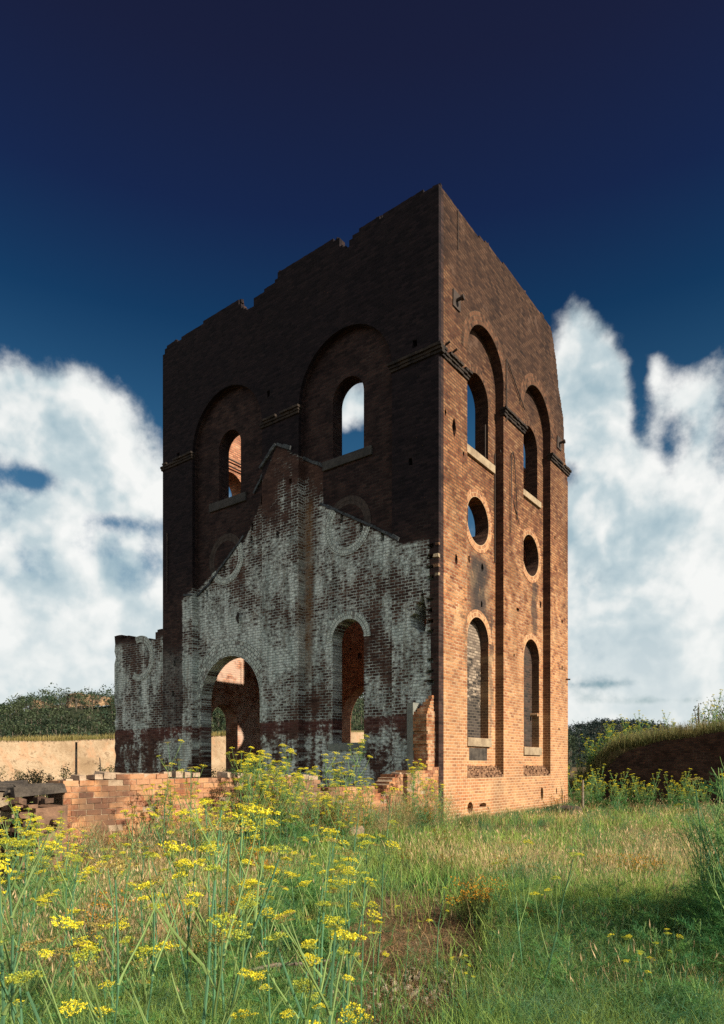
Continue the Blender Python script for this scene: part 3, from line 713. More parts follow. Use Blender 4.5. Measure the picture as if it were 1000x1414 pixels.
M_MORTAR = make_stone('old_mortar', (.20, .14, .09), (.40, .30, .21), 7.0)
def brick_wall(name, prof, thick, seed, mat, z_base=-.3, face_x=0.0, parent=None, L0=None):
    """real bricks laid course by course along local y, their sunny face at x = face_x"""
    random.seed(seed); mb = MB(); a0, a1 = prof[0][0], prof[-1][0]; ch = .0865; bl = .24
    n = int(max(z for _, z in prof)/ch)+1
    # mortar core
    core = [(a1, z_base)]+[(a, z-.05) for a, z in reversed(prof)]+[(a0, z_base)]
    cm = MB(); slab(cm, core, [], lambda a, z, d: (face_x-d, a, z), .010, thick-.012); fixn(cm.build('mortar_core', M_MORTAR, parent))
    for c in range(-3, n):
        z = c*ch
        a = a0-(bl/2 if c % 2 else 0)
        while a < a1:
            s0, s1 = max(a, a0), min(a+bl, a1)
            if s1-s0 > .05 and z+ch*.6 < interp(prof, (s0+s1)/2) and z > z_base:
                j = random.uniform(-.006, .006)
                if random.random() > .06:
                    top = z+ch > interp(prof, (s0+s1)/2)-.10
                    rot = Euler((random.uniform(-.03, .03), random.uniform(-.03, .03), random.uniform(-.05, .05))).to_matrix() if top else None
                    mb.box(face_x-.11, face_x+j, s0+.005, s1-.005, z+.004, z+ch-.005, .004, rot)
                    if top: mb.box(face_x-thick+.002, face_x-.115, s0+.005, s1-.005, z+.005, z+ch-.006, .004, rot)
            a += bl
    return mb
LOWP = [(-10.25, 1.44), (-9.6, 1.52), (-8.9, 1.53), (-7.0, 1.50), (-5.0, 1.42), (-4.72, 1.40), (-4.70, 1.17), (-4.3, 1.18), (-3.4, 1.24), (-2.75, 1.26), (-2.6, 1.05), (-2.45, .98),
        (-2.32, .8), (-2.3, 1.02), (-2.1, 1.28), (-1.9, 1.44), (-1.5, 1.46)]
low = empty('low_brick_wall', (2.025, 17.65, 0), R(TH))
tag(low, 'sunlit waist-high broken brick wall running from the tower corner to the left', 'wall')
brick_wall('wall', LOWP, .44, 31, M_LOW, face_x=-.13, parent=low).build('wall', M_PIECE, low)
brick_wall('wall', [(-1.5, 1.40), (-1.2, 1.52), (-.7, 1.58), (-.001, 1.66)], .60, 37, M_LOW, face_x=-.006, parent=low).build('wall', M_PIECE, low)
# worn bricks-on-edge lying along its top
random.seed(8); mb = MB()
a = -10.2
while a < -.7:
    if random.random() < .72 and not -4.75 < a < -1.9:
        z = interp(LOWP, a+.05); rot = Euler((random.uniform(-.05, .05), random.uniform(-.06, .06), random.uniform(-.08, .08))).to_matrix()
        mb.box(-.40, -.14, a, a+random.uniform(.09, .2), z-.03, z+random.uniform(.02, .07), .008, rot)
    a += random.uniform(.12, .3)
mb.build('coping', make_stone('worn_coping', (.26, .18, .125), (.48, .37, .27), 5.0), low)

# broken pier and slab at the left end -------------------------------------------
pier = empty('rubble_pier', (-4.5, 9.2, 0), R(TH)); tag(pier, 'dark broken brick pier under a cracked slab at the far left', 'ruined pier')
random.seed(14); mb = MB()
for c in range(16):
    z = -.2+.092*c
    for row in (0, 1, 2):
        x = -1.75+random.uniform(0, .2)
        while x < .40:
            w = random.uniform(.17, .25); zt = 1.32-.10*abs(x+.4)+.12*math.sin(5*x)
            if z < zt and random.random() > .22+.3*(z > zt-.25):
                rot = Euler((random.uniform(-.12, .12), random.uniform(-.10, .10), random.uniform(-.35, .35))).to_matrix()
                d = random.uniform(-.10, .08)+.14*row
                mb.box(x, x+w*random.uniform(.55, .97), -.36+d, -.24+d, z+.003, z+random.uniform(.06, .088), .014, rot)
            x += w
mb.box(-1.70, .36, -.16, .28, -.3, 1.12, .05)
o = mb.build('brickwork', M_RUBBLE, pier)
random.seed(2); mb = MB()
for (x0, x1, y0, y1, z0, z1) in ((-2.2, -.75, -.30, .3, 1.27, 1.33), (-.9, .05, -.22, .4, 1.31, 1.38), (-1.9, -1.2, -.1, .5, 1.33, 1.40)):
    n = 9
    for k in range(n):
        f0, f1 = x0+(x1-x0)*k/n, x0+(x1-x0)*(k+1)/n+.01
        mb.box(f0, f1, y0+random.uniform(-.12, .12), y1+random.uniform(-.1, .1), z0+random.uniform(-.03, .02), z1+random.uniform(-.04, .04), .022, Euler((random.uniform(-.05, .05), random.uniform(-.04, .04), random.uniform(-.08, .08))).to_matrix())
o = mb.build('slab', M_SLAB, pier); bv = o.modifiers.new('soft', 'BEVEL'); bv.width = .012; bv.segments = 2
for k in range(9):
    q = MB(); x = random.uniform(-1.8, .2); q.box(x-.12, x+.12, -.5, -.3, 1.0+.04*k, 1.09+.04*k, .02, Euler((random.uniform(-.3, .3), random.uniform(-.3, .3), random.uniform(-.6, .6))).to_matrix())
    q.build('loose_brick', M_ROCK, pier)

# ------------------------------------------------------------------ ground
UX, UY = tx, ty                     # along the retaining wall, going right
WX0, WY0 = 10.0, 28.34              # its left end
def bank_h(X, Y):
    vx, vy = X-WX0, Y-WY0
    v = vx*UX+vy*UY; w = vx*(-UY)+vy*UX           # along / behind the wall
    topv = 2.32+.155*np.clip(v, -2, 30)+.3*(fbm(v*.4, w*.3, 5)-.5)
    side = np.clip((v+3.2-.15*w)/3.6, 0, 1); side = side*side*(3-2*side)
    back = np.clip((w+.02+2.2*np.clip(.6-v, 0, 2.5)*.5)/(.10+2.2*np.clip(.6-v, 0, 2.5)), 0, 1)
    return topv*side*back
def ground_h(X, Y):
    X = np.asarray(X, float); Y = np.asarray(Y, float)
    h = .16*(fbm(X*.22, Y*.22, 1)-.5)+.05*(fbm(X*1.3, Y*1.3, 2)-.5)
    dx, dy = X-2.025, Y-17.65
    lx = dx*tx+dy*ty; ly = -dx*ty+dy*tx
    # heap of earth against the low wall and inside the annexe
    lw = np.exp(-((lx-.35)/.9)**2)*np.clip((-ly-.8)/1.5, 0, 1)*np.clip((ly+11)/2, 0, 1)
    h = h+.22*lw
    ins = np.clip((-lx-.25)/.4, 0, 1)*np.clip((lx+16)/2, 0, 1)*np.clip((-ly+9)/1, 0, 1)*np.clip((ly+10)/2, 0, 1)
    h = h+.25*ins
    return h
def ground():
    r = np.concatenate([np.linspace(0, 4, 18), np.linspace(4, 40, 190)[1:], np.geomspace(40, 3500, 50)[1:]])
    ys = np.concatenate([-np.geomspace(6, 1500, 12)[::-1], r])
    xs = np.concatenate([-np.geomspace(26, 3500, 28)[::-1], np.linspace(-24, 24, 200), np.geomspace(26, 3500, 28)])
    X, Y = np.meshgrid(xs, ys); Z = ground_h(X, Y)*(np.hypot(X, Y) < 120)
    nx, ny = len(xs), len(ys); V = np.stack([X, Y, Z], -1).reshape(-1, 3)
    i = np.arange((ny-1)*(nx-1)); a = (i//(nx-1))*nx+i % (nx-1)
    me = np_mesh('ground', V, np.stack([a, a+1, a+nx+1, a+nx], 1))
    m, nt, out = new_mat('earth'); tc = nt.new('ShaderNodeTexCoord'); P = tc.outputs['Object']
    a1 = nt.noise(P, .5, 6.0, .6); a2 = nt.noise(P, 5.0, 6.0, .65); a3 = nt.noise(P, 40.0, 4.0, .6)
    col = nt.mix(nt.sm(a1, .42, .58), (.115, .075, .045), (.085, .085, .035))
    col = nt.mix(nt.sm(a2, .45, .62), col, (.19, .125, .075)); col = nt.mix(nt.sm(a3, .55, .7), col, (.26, .19, .12))
    finish(nt, out, col, .95, nt.add(a2, nt.mul(a3, .6)), .8, .05, .1)
    tag(link('ground', me, m, smooth=True), kind='structure')
ground()
def bank():
    vs = np.concatenate([np.linspace(-6, 12, 110), np.geomspace(12.5, 90, 24)]); ws = np.concatenate([np.linspace(-3.5, 0, 14), np.linspace(.02, .3, 6), np.linspace(.35, 10, 70)[1:], np.geomspace(10.5, 45, 24)])
    Vv, Ww = np.meshgrid(vs, ws); X = WX0+Vv*UX-Ww*UY; Y = WY0+Vv*UY+Ww*UX
    fall = np.clip((45-Ww)/14, 0, 1)
    Z = np.where((Ww < .01) & (Vv > .3), -.6, bank_h(X, Y)*fall+.12*(fbm(X*1.2, Y*1.2, 9)-.5)-.05)
    nx, ny = len(vs), len(ws); i = np.arange((ny-1)*(nx-1)); a = (i//(nx-1))*nx+i % (nx-1)
    me = np_mesh('bank', np.stack([X, Y, Z], -1).reshape(-1, 3), np.stack([a, a+1, a+nx+1, a+nx], 1))
    m, nt, out = new_mat('bank_earth'); tc = nt.new('ShaderNodeTexCoord'); P = tc.outputs['Object']
    a2 = nt.noise(P, 2.0, 6.0, .65); a3 = nt.noise(P, 18.0, 4.0, .6)
    col = nt.mix(nt.sm(nt.add(nt.mul(a2, .7), nt.mul(a3, .3)), .4, .6), (.06, .075, .025), (.21, .16, .08))
    finish(nt, out, col, .95, nt.add(a2, a3), .9, .1, .1)
    tag(link('earth_bank', me, m, smooth=True), kind='structure')
bank()
# retaining wall: dark brick, curved broken top
ret = empty('retaining_wall', (WX0, WY0, 0), R(TH)); tag(ret, 'long dark brick retaining wall in shade holding back the grassy bank at right', 'wall')
random.seed(17)
rp = [(-.5, .1), (-.1, .5), (.25, 1.2), (.6, 1.75), (1.0, 2.15), (1.6, 2.42), (3, 2.72), (5, 2.98), (8, 3.5), (14, 4.4)]
mb = MB(); slab(mb, [(14, -.5)]+list(reversed(ragged(rp, .12, course=.03, rough=2)))+[(-.5, -.5)], [], PL, -.35, .0)
fixn(mb.build('wall', M_BANK, ret))

# sandy quarry bank, left -----------------------------------------------------
def embank():
    vs = np.linspace(-60, 75, 270); ts = np.linspace(0, 1, 34)
    Vv, T = np.meshgrid(vs, ts)
    n = fbm(Vv*.35, T*5, 3); top = 3.5+.055*Vv*(Vv > 0)+.5*(fbm(Vv*.12, Vv*0, 8)-.5)
    face = T < .62; tf = np.clip(T/.62, 0, 1); tb = np.clip((T-.62)/.38, 0, 1)
    w = tf*2.2+(n-.5)*1.6*np.sin(np.pi*tf)+.5*(fbm(Vv*1.5, T*10, 4)-.5)*np.sin(np.pi*tf)+tb*120
    z = np.where(face, -.3+(top+.3)*tf**.85, top+tb*1.5+.3*(fbm(Vv*.7, T*40, 6)-.5))
    X = -27+Vv*.604-w*.797; Y = 50+Vv*.797+w*.604
    nx, ny = len(vs), len(ts); i = np.arange((ny-1)*(nx-1)); a = (i//(nx-1))*nx+i % (nx-1)
    me = np_mesh('sand_bank', np.stack([X, Y, z], -1).reshape(-1, 3), np.stack([a, a+1, a+nx+1, a+nx], 1))
    m, nt, out = new_mat('sand'); tc = nt.new('ShaderNodeTexCoord'); P = tc.outputs['Object']; zz = nt.sep(P)[2]
    a1 = nt.noise(P, .35, 6.0, .65); a2 = nt.noise(P, 2.4, 6.0, .7)
    col = nt.mix(nt.sm(nt.add(nt.mul(a1, .6), nt.mul(a2, .4)), .38, .60), (.27, .19, .115), (.43, .33, .22))
    a4 = nt.noise(nt.xyz(nt.mul(nt.sep(P)[0], 1.0), nt.mul(nt.sep(P)[1], 1.0), nt.mul(zz, .25)), 1.1, 6.0, .7)
    col = nt.mix(nt.mul(nt.sm(a4, .50, .64), .7), col, (.40, .24, .14)); col = nt.mix(nt.mul(nt.sm(a2, .54, .64), .7), col, (.17, .11, .065))
    ge = nt.new('ShaderNodeNewGeometry'); nz = nt.sep(ge.outputs['Normal'])[2]
    k = nt.mul(nt.sm(nz, .78, .93), nt.sm(zz, 2.4, 3.2))
    col = nt.mix(k, col, nt.mix(a2, (.11, .11, .035), (.26, .21, .09)))
    finish(nt, out, col, .95, nt.add(a1, nt.mul(a2, .7)), .9, .25, .1)
    tag(link('sand_bank', me, m, smooth=True), kind='structure')
embank()

# hills ---------------------------------------------------------------------------
CLIFFS = [(88, 152, 958, 982), (47, 58, 966, 982)]     # rock faces no tree grows on, as bearings from the road
LEFT_SKY = [(-500, 1000), (-200, 990), (0, 976), (30, 966), (60, 962), (100, 953), (157, 956), (230, 940), (330, 935), (430, 945), (520, 955), (600, 975), (700, 1000), (790, 1020)]
RIGHT_SKY = [(560, 1010), (700, 1006), (785, 1004), (830, 996), (860, 994), (900, 1001), (960, 1008), (1000, 1004), (1100, 990), (1300, 985), (1600, 1000)]
def hill(name, sky, d0, d1, seed, cols, drop):
    pxs = np.linspace(sky[0][0], sky[-1][0], 130); ts = np.linspace(0, 1, 26)
    P, T = np.meshgrid(pxs, ts); top = np.interp(P, [a for a, _ in sky], [b for _, b in sky])
    D = d0+(d1-d0)*T; H = (1056-top)/924*d1*.94+1.7-drop
    Z = -1+(H+1)*np.sin(T*np.pi/2*1.0)**1.1*(.86+.28*fbm(P*.02, T*4, seed)*(T < .97))
    X = P*0+(P-500)/924*D; Y = D
    nx, ny = len(pxs), len(ts); i = np.arange((ny-1)*(nx-1)); a = (i//(nx-1))*nx+i % (nx-1)
    me = np_mesh(name, np.stack([X, Y, Z], -1).reshape(-1, 3), np.stack([a, a+1, a+nx+1, a+nx], 1))
    m, nt, out = new_mat(name+'_ground'); tc = nt.new('ShaderNodeTexCoord'); n1 = nt.noise(tc.outputs['Object'], .06, 6.0, .65)
    finish(nt, out, nt.mix(n1, cols[0], cols[1]), .95)
    tag(link(name, me, m, smooth=True), kind='structure')
    return X, Y, Z
def scatter_trees(name, grid, n, seed, hgt, nleaf, palette, lf, label):
    rng = np.random.default_rng(seed); X, Y, Z = grid; ny, nx = X.shape
    fi = rng.uniform(0, ny-1.001, n)**1.0; fj = rng.uniform(0, nx-1.001, n); i0 = fi.astype(int); j0 = fj.astype(int); di = fi-i0; dj = fj-j0
    def bil(A): return (A[i0, j0]*(1-dj)+A[i0, j0+1]*dj)*(1-di)+(A[i0+1, j0]*(1-dj)+A[i0+1, j0+1]*dj)*di
    cx, cy, cz = bil(X), bil(Y), bil(Z)
    ppx, ppy = 500+924*cx/cy, 1056-924*(cz+hgt*.6-1.7)/cy
    hid = False
    for (a0, a1, b0, b1) in CLIFFS: hid = hid | ((ppx > a0) & (ppx < a1) & (ppy > b0) & (ppy < b1) & (cy < 330))
    keep = (~hid | (rng.uniform(0, 1, n) < .10)) if hgt < 8 else np.ones(n, bool)
    cx, cy, cz = cx[keep], cy[keep], cz[keep]; n = len(cx); h = hgt*rng.uniform(.55, 1.25, n); tone = rng.uniform(.55, 1.5, n); hue = rng.uniform(0, 1, n)
    nb = 5; K = n*nleaf; tid = np.repeat(np.arange(n), nleaf); bid = rng.integers(0, nb, K)
    boff = rng.normal(0, 1, (n, nb, 3))*np.array([.19, .19, .17]); boff[:, :, 2] += .66
    d = rng.normal(0, 1, (K, 3)); d /= np.linalg.norm(d, axis=1)[:, None]
    p = boff[tid, bid]+d*rng.uniform(.10, .23, K)[:, None]*np.array([1, 1, .75])
    c = np.stack([cx, cy, cz], 1)[tid]+p*h[tid][:, None]
    a = rng.normal(0, 1, (K, 3)); a /= np.linalg.norm(a, axis=1)[:, None]; b = np.cross(a, rng.normal(0, 1, (K, 3))); b /= np.linalg.norm(b, axis=1)[:, None]
    s = (lf*h[tid]*rng.uniform(.6, 1.3, K))[:, None]
    V = np.stack([c-a*s, c-b*s*.6, c+a*s, c+b*s*.6], 1).reshape(-1, 3)
    pa, pb = np.array(palette[0]), np.array(palette[1])
    col = (pa+(pb-pa)*hue[:, None])*tone[:, None]; C = np.repeat(col[tid]*rng.uniform(.75, 1.25, K)[:, None], 4, 0)
    # trunks as thin quads of real width on two axes
    tw = .018*h; V2 = []
    for ax in ((1, 0), (0, 1)):
        o = np.array(ax)
        for sgn, zz in ((-1, 0), (1, 0), (1, .62), (-1, .62)):
            V2.append(np.stack([cx+o[0]*tw*sgn, cy+o[1]*tw*sgn, cz+zz*h], 1))
    V2 = np.stack(V2, 1).reshape(-1, 3); C2 = np.tile(np.array([[.16, .14, .11]]), (len(V2), 1))
    V = np.concatenate([V, V2]); C = np.concatenate([C, C2]); F = np.arange(len(V)).reshape(-1, 4)
    o = link(name, np_mesh(name, V, F, None, C), M_TREE); tag(o, label, 'forest', kind='stuff')
gl = hill('left_hill', LEFT_SKY, 190, 380, 2, ((.018, .025, .010), (.035, .045, .018)), 6.0)
gr = hill('right_hill', RIGHT_SKY, 420, 800, 6, ((.014, .020, .012), (.024, .032, .018)), 7.0)
scatter_trees('forest', gl, 4200, 5, 7.6, 80, ((.018, .036, .022), (.055, .072, .034)), .050, 'dark green eucalypt forest covering the hill at left and behind the tower')
scatter_trees('forest', gr, 7000, 6, 8.2, 26, ((.012, .026, .026), (.020, .038, .030)), .085, 'dark distant wooded ridge on the skyline at right')
# sandstone cliff in the forest
def cliff(pxc, pyc, wpx, hpx, seed, label):
    D = 318.0; rng = np.random.default_rng(seed); X0, Z0 = (pxc-500)/924*D, (1056-pyc)/924*D+1.7; w, h = wpx/924*D, hpx/924*D
    us = np.linspace(-.5, .5, 46); vs_ = np.linspace(-.5, .5, 18); U, Vv = np.meshgrid(us, vs_)
    edge = 1-np.clip(np.abs(U)*2, 0, 1)**3
    lay = np.floor((Vv+.5)*6)/6
    dep = -3.0*fbm(U*9+lay*7, lay*3, seed)-1.3*fbm(U*30, Vv*22, seed+3)+(np.abs(U)*2)**4*10+(lay)*2.0
    X = X0+U*w; Y = D+dep-4; Z = Z0+Vv*h*(.35+.45*edge+.5*fbm(U*7, U*0, seed+2))+1.6*(fbm(U*9, U*0, seed+1)-.5)
    nx, ny = len(us), len(vs_); i = np.arange((ny-1)*(nx-1)); a = (i//(nx-1))*nx+i % (nx-1)
    V = np.stack([X, Y, Z], -1).reshape(-1, 3); F = np.stack([a, a+1, a+nx+1, a+nx], 1)
    Vb = V.copy(); Vb[:, 1] += 14; k = len(V)
    top = np.arange(nx-1)+(ny-1)*nx; F2 = np.stack([top, top+1, top+1+k, top+k], 1)
    sd = np.arange(ny-1)*nx; F3 = np.stack([sd, sd+nx, sd+nx+k, sd+k], 1); sd2 = sd+nx-1; F4 = np.stack([sd2, sd2+k, sd2+nx+k, sd2+nx], 1)
    me = np_mesh('cliff', np.concatenate([V, Vb]), np.concatenate([F, F2, F3, F4]))
    m, nt, out = new_mat('sandstone'); tc = nt.new('ShaderNodeTexCoord'); n1 = nt.noise(tc.outputs['Object'], .25, 6.0, .7); n2 = nt.noise(tc.outputs['Object'], 1.2, 5.0, .7)
    zb = nt.noise(nt.xyz(nt.mul(nt.sep(tc.outputs['Object'])[0], .15), nt.mul(nt.sep(tc.outputs['Object'])[2], 1.1)), 1.0, 5.0, .7)
    col = nt.mix(nt.sm(n1, .4, .62), (.15, .10, .07), (.40, .26, .15)); col = nt.mix(nt.sm(nt.add(nt.mul(zb, .6), nt.mul(n2, .4)), .50, .58), col, (.05, .042, .03))
    finish(nt, out, col, .95, nt.add(n1, n2), 1.0, .8)
    tag(link('cliff', me, m), label, 'cliff')
cliff(118, 969, 62, 19, 3, 'orange sandstone cliff breaking out of the forested hilltop at left')
cliff(52, 975, 10, 12, 8, 'small sandstone outcrop among trees left of the long cliff')

# ------------------------------------------------------------------ small posts, rocks, sticks
def post(name, x, y, h, r, mat, label, cat, lean=0.0, sides=8):
    e = MB(); z0 = float(ground_h(x, y))-.2; e.tube([(0, 0, z0), (lean*.5, 0, h*.5), (lean, .01, h)], [r, r*.95, r*.85], sides)
    o = e.build(name, mat, None, (x, y, 0)); tag(o, label, cat)
post('fence_post', -12.05, 28.2, 2.65, .055, M_SLAB, 'slim dark fence post standing before the sandy bank at left', 'post')
post('fence_stake', -9.0, 23.4, 1.95, .022, M_SLAB, 'short leaning stake beside the wing wall at left', 'stake', -.18)
post('wooden_stake', 8.02, 24.3, 1.15, .05, M_WOOD, 'thin weathered stake among fennel right of the tower corner', 'stake')
def rock(name, loc, sx_, sy_, sz_, seed, mat, label, cat='rock', group=None):
    rng = np.random.default_rng(seed); bm = bmesh.new(); bmesh.ops.create_icosphere(bm, subdivisions=3, radius=1)
    for v in bm.verts:
        c = v.co; q = Vector((max(-.75, min(.75, c.x)), max(-.72, min(.72, c.y)), max(-.7, min(.7, c.z))))
        n = float(fbm(c.x*1.7+seed, c.y*1.7+c.z*1.3, seed)); q *= .85+.45*n
        v.co = Vector((q.x*sx_, q.y*sy_, q.z*sz_))
    me = bpy.data.meshes.new(name); bm.to_mesh(me); bm.free(); o = link(name, me, mat, None, loc)
    o.rotation_euler = (random.uniform(-.1, .1), random.uniform(-.1, .1), random.uniform(0, 3)); tag(o, label, cat, group); return o
random.seed(33)
rock('masonry_block', (-.30, 13.6, .26), .40, .26, .26, 4, M_ROCK, 'fallen lump of masonry lying in the grass before the low wall', 'rubble block')
rock('masonry_block', (7.0, 23.4, .06), .80, .4, .26, 9, M_SLAB, 'dark overgrown lump of masonry at the right foot of the tower', 'rubble block')
st = MB(); st.tube([(-.85, 5.0, .16), (-.65, 5.05, .19), (-.42, 5.15, .17), (-.25, 5.17, .19)], [.014, .016, .013, .007], 6); st.tube([(-.6, 5.06, .18), (-.5, 4.98, .24)], [.008, .004], 5)
tag(st.build('fallen_branch', M_WOOD), 'pale dead branch lying on bare earth in the foreground', 'branch')
def stones():  # grit
    rng = np.random.default_rng(3); mb = MB(); random.seed(5)
    for k in range(150):
        a = rng.normal(0, 1, 2); x, y = .42+a[0]*.30, 5.15+a[1]*.28; s = random.uniform(.006, .022)
        z = float(ground_h(x, y)); mb.box(x-s, x+s, y-s*.8, y+s*.8, z-.005, z+s*1.1, s*.3, Euler((0, 0, random.uniform(0, 3))).to_matrix())
    tag(mb.build('gravel', make_stone('pale_grit', (.26, .20, .14), (.46, .39, .30), 8.0)), 'patch of pale grit on the bare earth', 'gravel', kind='stuff')
stones()

# ------------------------------------------------------------------ grass
def in_solid(X, Y):
    dx, dy = X-2.025, Y-17.65; lx = dx*tx+dy*ty; ly = -dx*ty+dy*tx
    tow = (lx < .03) & (lx > -11.85) & (ly > -.03) & (ly < 9.55)
    loww = (lx < -.10) & (lx > -.60) & (ly > -10.3) & (ly < 0)
    fin = (lx < -11.8) & (lx > -15) & (ly > -.02) & (ly < .45)
    vx, vy = X-WX0, Y-WY0; v = vx*UX+vy*UY; w = -vx*UY+vy*UX
    behind = (v > -3.5) & (w > -.4)
    return tow | loww | fin | behind
def grass(name, n, ymin, ymax, hmin, hmax, wid, colA, colB, colT, dens, seed, label, power=1.6, bend=.45, hfun=None, ground_f=ground_h, pts=None, seeds=0):
    rng = np.random.default_rng(seed)
    if pts is None:
        u = rng.uniform(0, 1, n*3); p = 1-power
        Y = (ymin**p+(ymax**p-ymin**p)*u)**(1/p); X = rng.uniform(-.66, .64, n*3)*Y
        keep = (~in_solid(X, Y)) & (rng.uniform(0, 1, n*3) < dens(X, Y)); X, Y = X[keep][:n], Y[keep][:n]
    else: X, Y = pts
    n = len(X); Z = ground_f(X, Y)-.015
    sc = np.clip(Y/7.0, .75, 5)**.75
    h = rng.uniform(hmin, hmax, n)*(.55+.9*fbm(X*.6, Y*.6, seed+3))
    if hfun is not None: h = h*hfun(X, Y)
    w = wid*sc*rng.uniform(.6, 1.4, n); th = rng.uniform(0, 2*np.pi, n); b = h*bend*rng.uniform(.1, 1.0, n); bd = rng.uniform(0, 2*np.pi, n)
    dx, dy = np.cos(th)*w, np.sin(th)*w; bx, by = np.cos(bd)*b, np.sin(bd)*b
    base = np.stack([X, Y, Z], 1)
    def off(a, c, d): return base+np.stack([a, c, d], 1)
    V = np.stack([off(-dx, -dy, 0*h), off(dx, dy, 0*h), off(dx*.8+bx*.3, dy*.8+by*.3, h*.55), off(-dx*.8+bx*.3, -dy*.8+by*.3, h*.55), off(bx, by, h*.98)], 1).reshape(-1, 3)
    i = np.arange(n)*5; F4 = np.stack([i, i+1, i+2, i+3], 1); F3 = np.stack([i+3, i+2, i+4], 1)
    k = np.clip(fbm(X*.45, Y*.45, seed+9)*1.6-.3+rng.normal(0, .18, n), 0, 1)[:, None]; tone = rng.uniform(.50, 1.55, n)[:, None]
    c = (np.array(colA)*(1-k)+np.array(colB)*k)*tone; ct = c*.35+np.array(colT)*.65*tone
    C = np.stack([c*.9, c*.9, c, c, ct], 1).reshape(-1, 3)
    if seeds:
        q = rng.uniform(0, 1, n) < seeds; m_ = int(q.sum()); tp = V.reshape(n, 5, 3)[q, 4]; L = rng.uniform(.03, .075, m_)[:, None]; wv = (w[q]*2.6)[:, None]
        tilt = np.stack([bx[q], by[q], h[q]*.9], 1); tilt /= np.linalg.norm(tilt, axis=1)[:, None]; sd = np.stack([np.cos(th[q]), np.sin(th[q]), 0*th[q]], 1)
        V2 = np.stack([tp-tilt*L*.3, tp+sd*wv+tilt*L*.2, tp+tilt*L, tp-sd*wv+tilt*L*.2], 1).reshape(-1, 3); C2 = np.repeat(np.array([[.50, .37, .21]])*rng.uniform(.6, 1.25, m_)[:, None], 4, 0)
        F4 = np.concatenate([F4, len(V)+np.arange(4*m_).reshape(-1, 4)]); V = np.concatenate([V, V2]); C = np.concatenate([C, C2])
    o = link(name, np_mesh(name, V, F4, F3, C), M_GRASS); tag(o, label, 'grass', kind='stuff'); return o
def bare(X, Y):
    """0 on the trodden earth patch, 1 elsewhere"""
    r = X/Y; d = ((r-.05-.02*np.sin(Y))/.17)**2+((np.log(Y)-np.log(5.5))/.46)**2
    return np.clip(.03+1.1*np.clip(d-.45, 0, 1)+.5*(fbm(X*1.5, Y*1.5, 40)-.5), .03, 1)
def left_w(X, Y): return np.clip(.55-.9*X/Y, .3, 1)
GREEN, GREEN2, TIPG = (.075, .195, .050), (.220, .300, .065), (.34, .40, .11)
STRAW, STRAW2, TIPS = (.36, .26, .12), (.54, .43, .22), (.62, .48, .27)
def patch(X, Y, sd, f=.35): return fbm(X*f, Y*f, sd)
grass('grass', 130000, 3.6, 34, .10, .34, .0036, GREEN, GREEN2, TIPG, lambda X, Y: bare(X, Y)*np.clip(.25+2.4*(patch(X, Y, 21)-.33), .08, 1), 1, 'green grass growing over the whole site', bend=.8)
grass('dry_grass', 46000, 4.4, 36, .16, .46, .0024, STRAW, STRAW2, TIPS, lambda X, Y: (.2+.6*bare(X, Y))*np.clip(3.2*(patch(X, Y, 31, .5)-.46)+.14*(Y > 8), .03, 1), 2, 'straw coloured dry grass among the green', bend=.55, seeds=.4)
grass('low_herbs', 60000, 3.6, 30, .05, .20, .0055, (.060, .130, .055), (.140, .200, .070), (.20, .27, .09), lambda X, Y: bare(X, Y)*np.clip(.3+2*(patch(X, Y, 61, .8)-.4), .1, 1), 13, 'low green herbs between the grasses', bend=1.6)
grass('fallen_straw', 22000, 3.8, 10, .02, .07, .0030, (.20, .11, .055), (.36, .23, .13), (.34, .22, .12), lambda X, Y: np.clip(1.2-bare(X, Y), .05, 1), 3, 'dead brown stalks littering the bare earth', bend=3.5)
def feathery(name, ncl, nth, ymin, ymax, seed, pal, label, dens, rad=.22, hh=.38):
    # thread-leaved weeds: loose puffs of fine filaments
    rng = np.random.default_rng(seed); u = rng.uniform(0, 1, ncl*4); p = -.5
    Y = (ymin**p+(ymax**p-ymin**p)*u)**(1/p); X = rng.uniform(-.64, .62, ncl*4)*Y
    k = (~in_solid(X, Y)) & (rng.uniform(0, 1, ncl*4) < dens(X, Y)); X, Y = X[k][:ncl], Y[k][:ncl]; ncl = len(X)
    sz = rng.uniform(.5, 1.25, ncl); ci = np.repeat(np.arange(ncl), nth); n = len(ci); pc = np.array(pal)[rng.integers(0, len(pal), ncl)]
    r = rad*np.sqrt(rng.uniform(0, 1, n))*sz[ci]; a = rng.uniform(0, 6.283, n); zz = rng.uniform(.0, 1, n)**.8*hh*sz[ci]*(1-.55*(r/(rad*sz[ci]))**2)
    base = np.stack([X[ci]+r*np.cos(a), Y[ci]+r*np.sin(a), ground_h(X, Y)[ci]+zz], 1)
    d = rng.normal(0, 1, (n, 3))+np.array([0, 0, 1.1]); d[:, 0] += np.cos(a)*.8; d[:, 1] += np.sin(a)*.8; d /= np.linalg.norm(d, axis=1)[:, None]
    L = (rng.uniform(.03, .10, n)*np.clip(Y[ci]/8, 1, 2.5)**.5)[:, None]; w = np.cross(d, rng.normal(0, 1, (n, 3))); w /= np.linalg.norm(w, axis=1)[:, None]; w *= (.0011*np.clip(Y[ci]/5, 1, 6)**.8)[:, None]
    V = np.stack([base-w, base+w, base+d*L], 1).reshape(-1, 3); C = np.repeat(pc[ci]*rng.uniform(.6, 1.4, n)[:, None], 3, 0)
    tag(link(name, np_mesh(name, V, None, np.arange(3*n).reshape(-1, 3), C), M_GRASS), label, 'weeds', kind='stuff')
PALG = [(.07, .19, .09), (.10, .22, .08), (.16, .26, .08), (.055, .16, .09), (.12, .20, .10)]
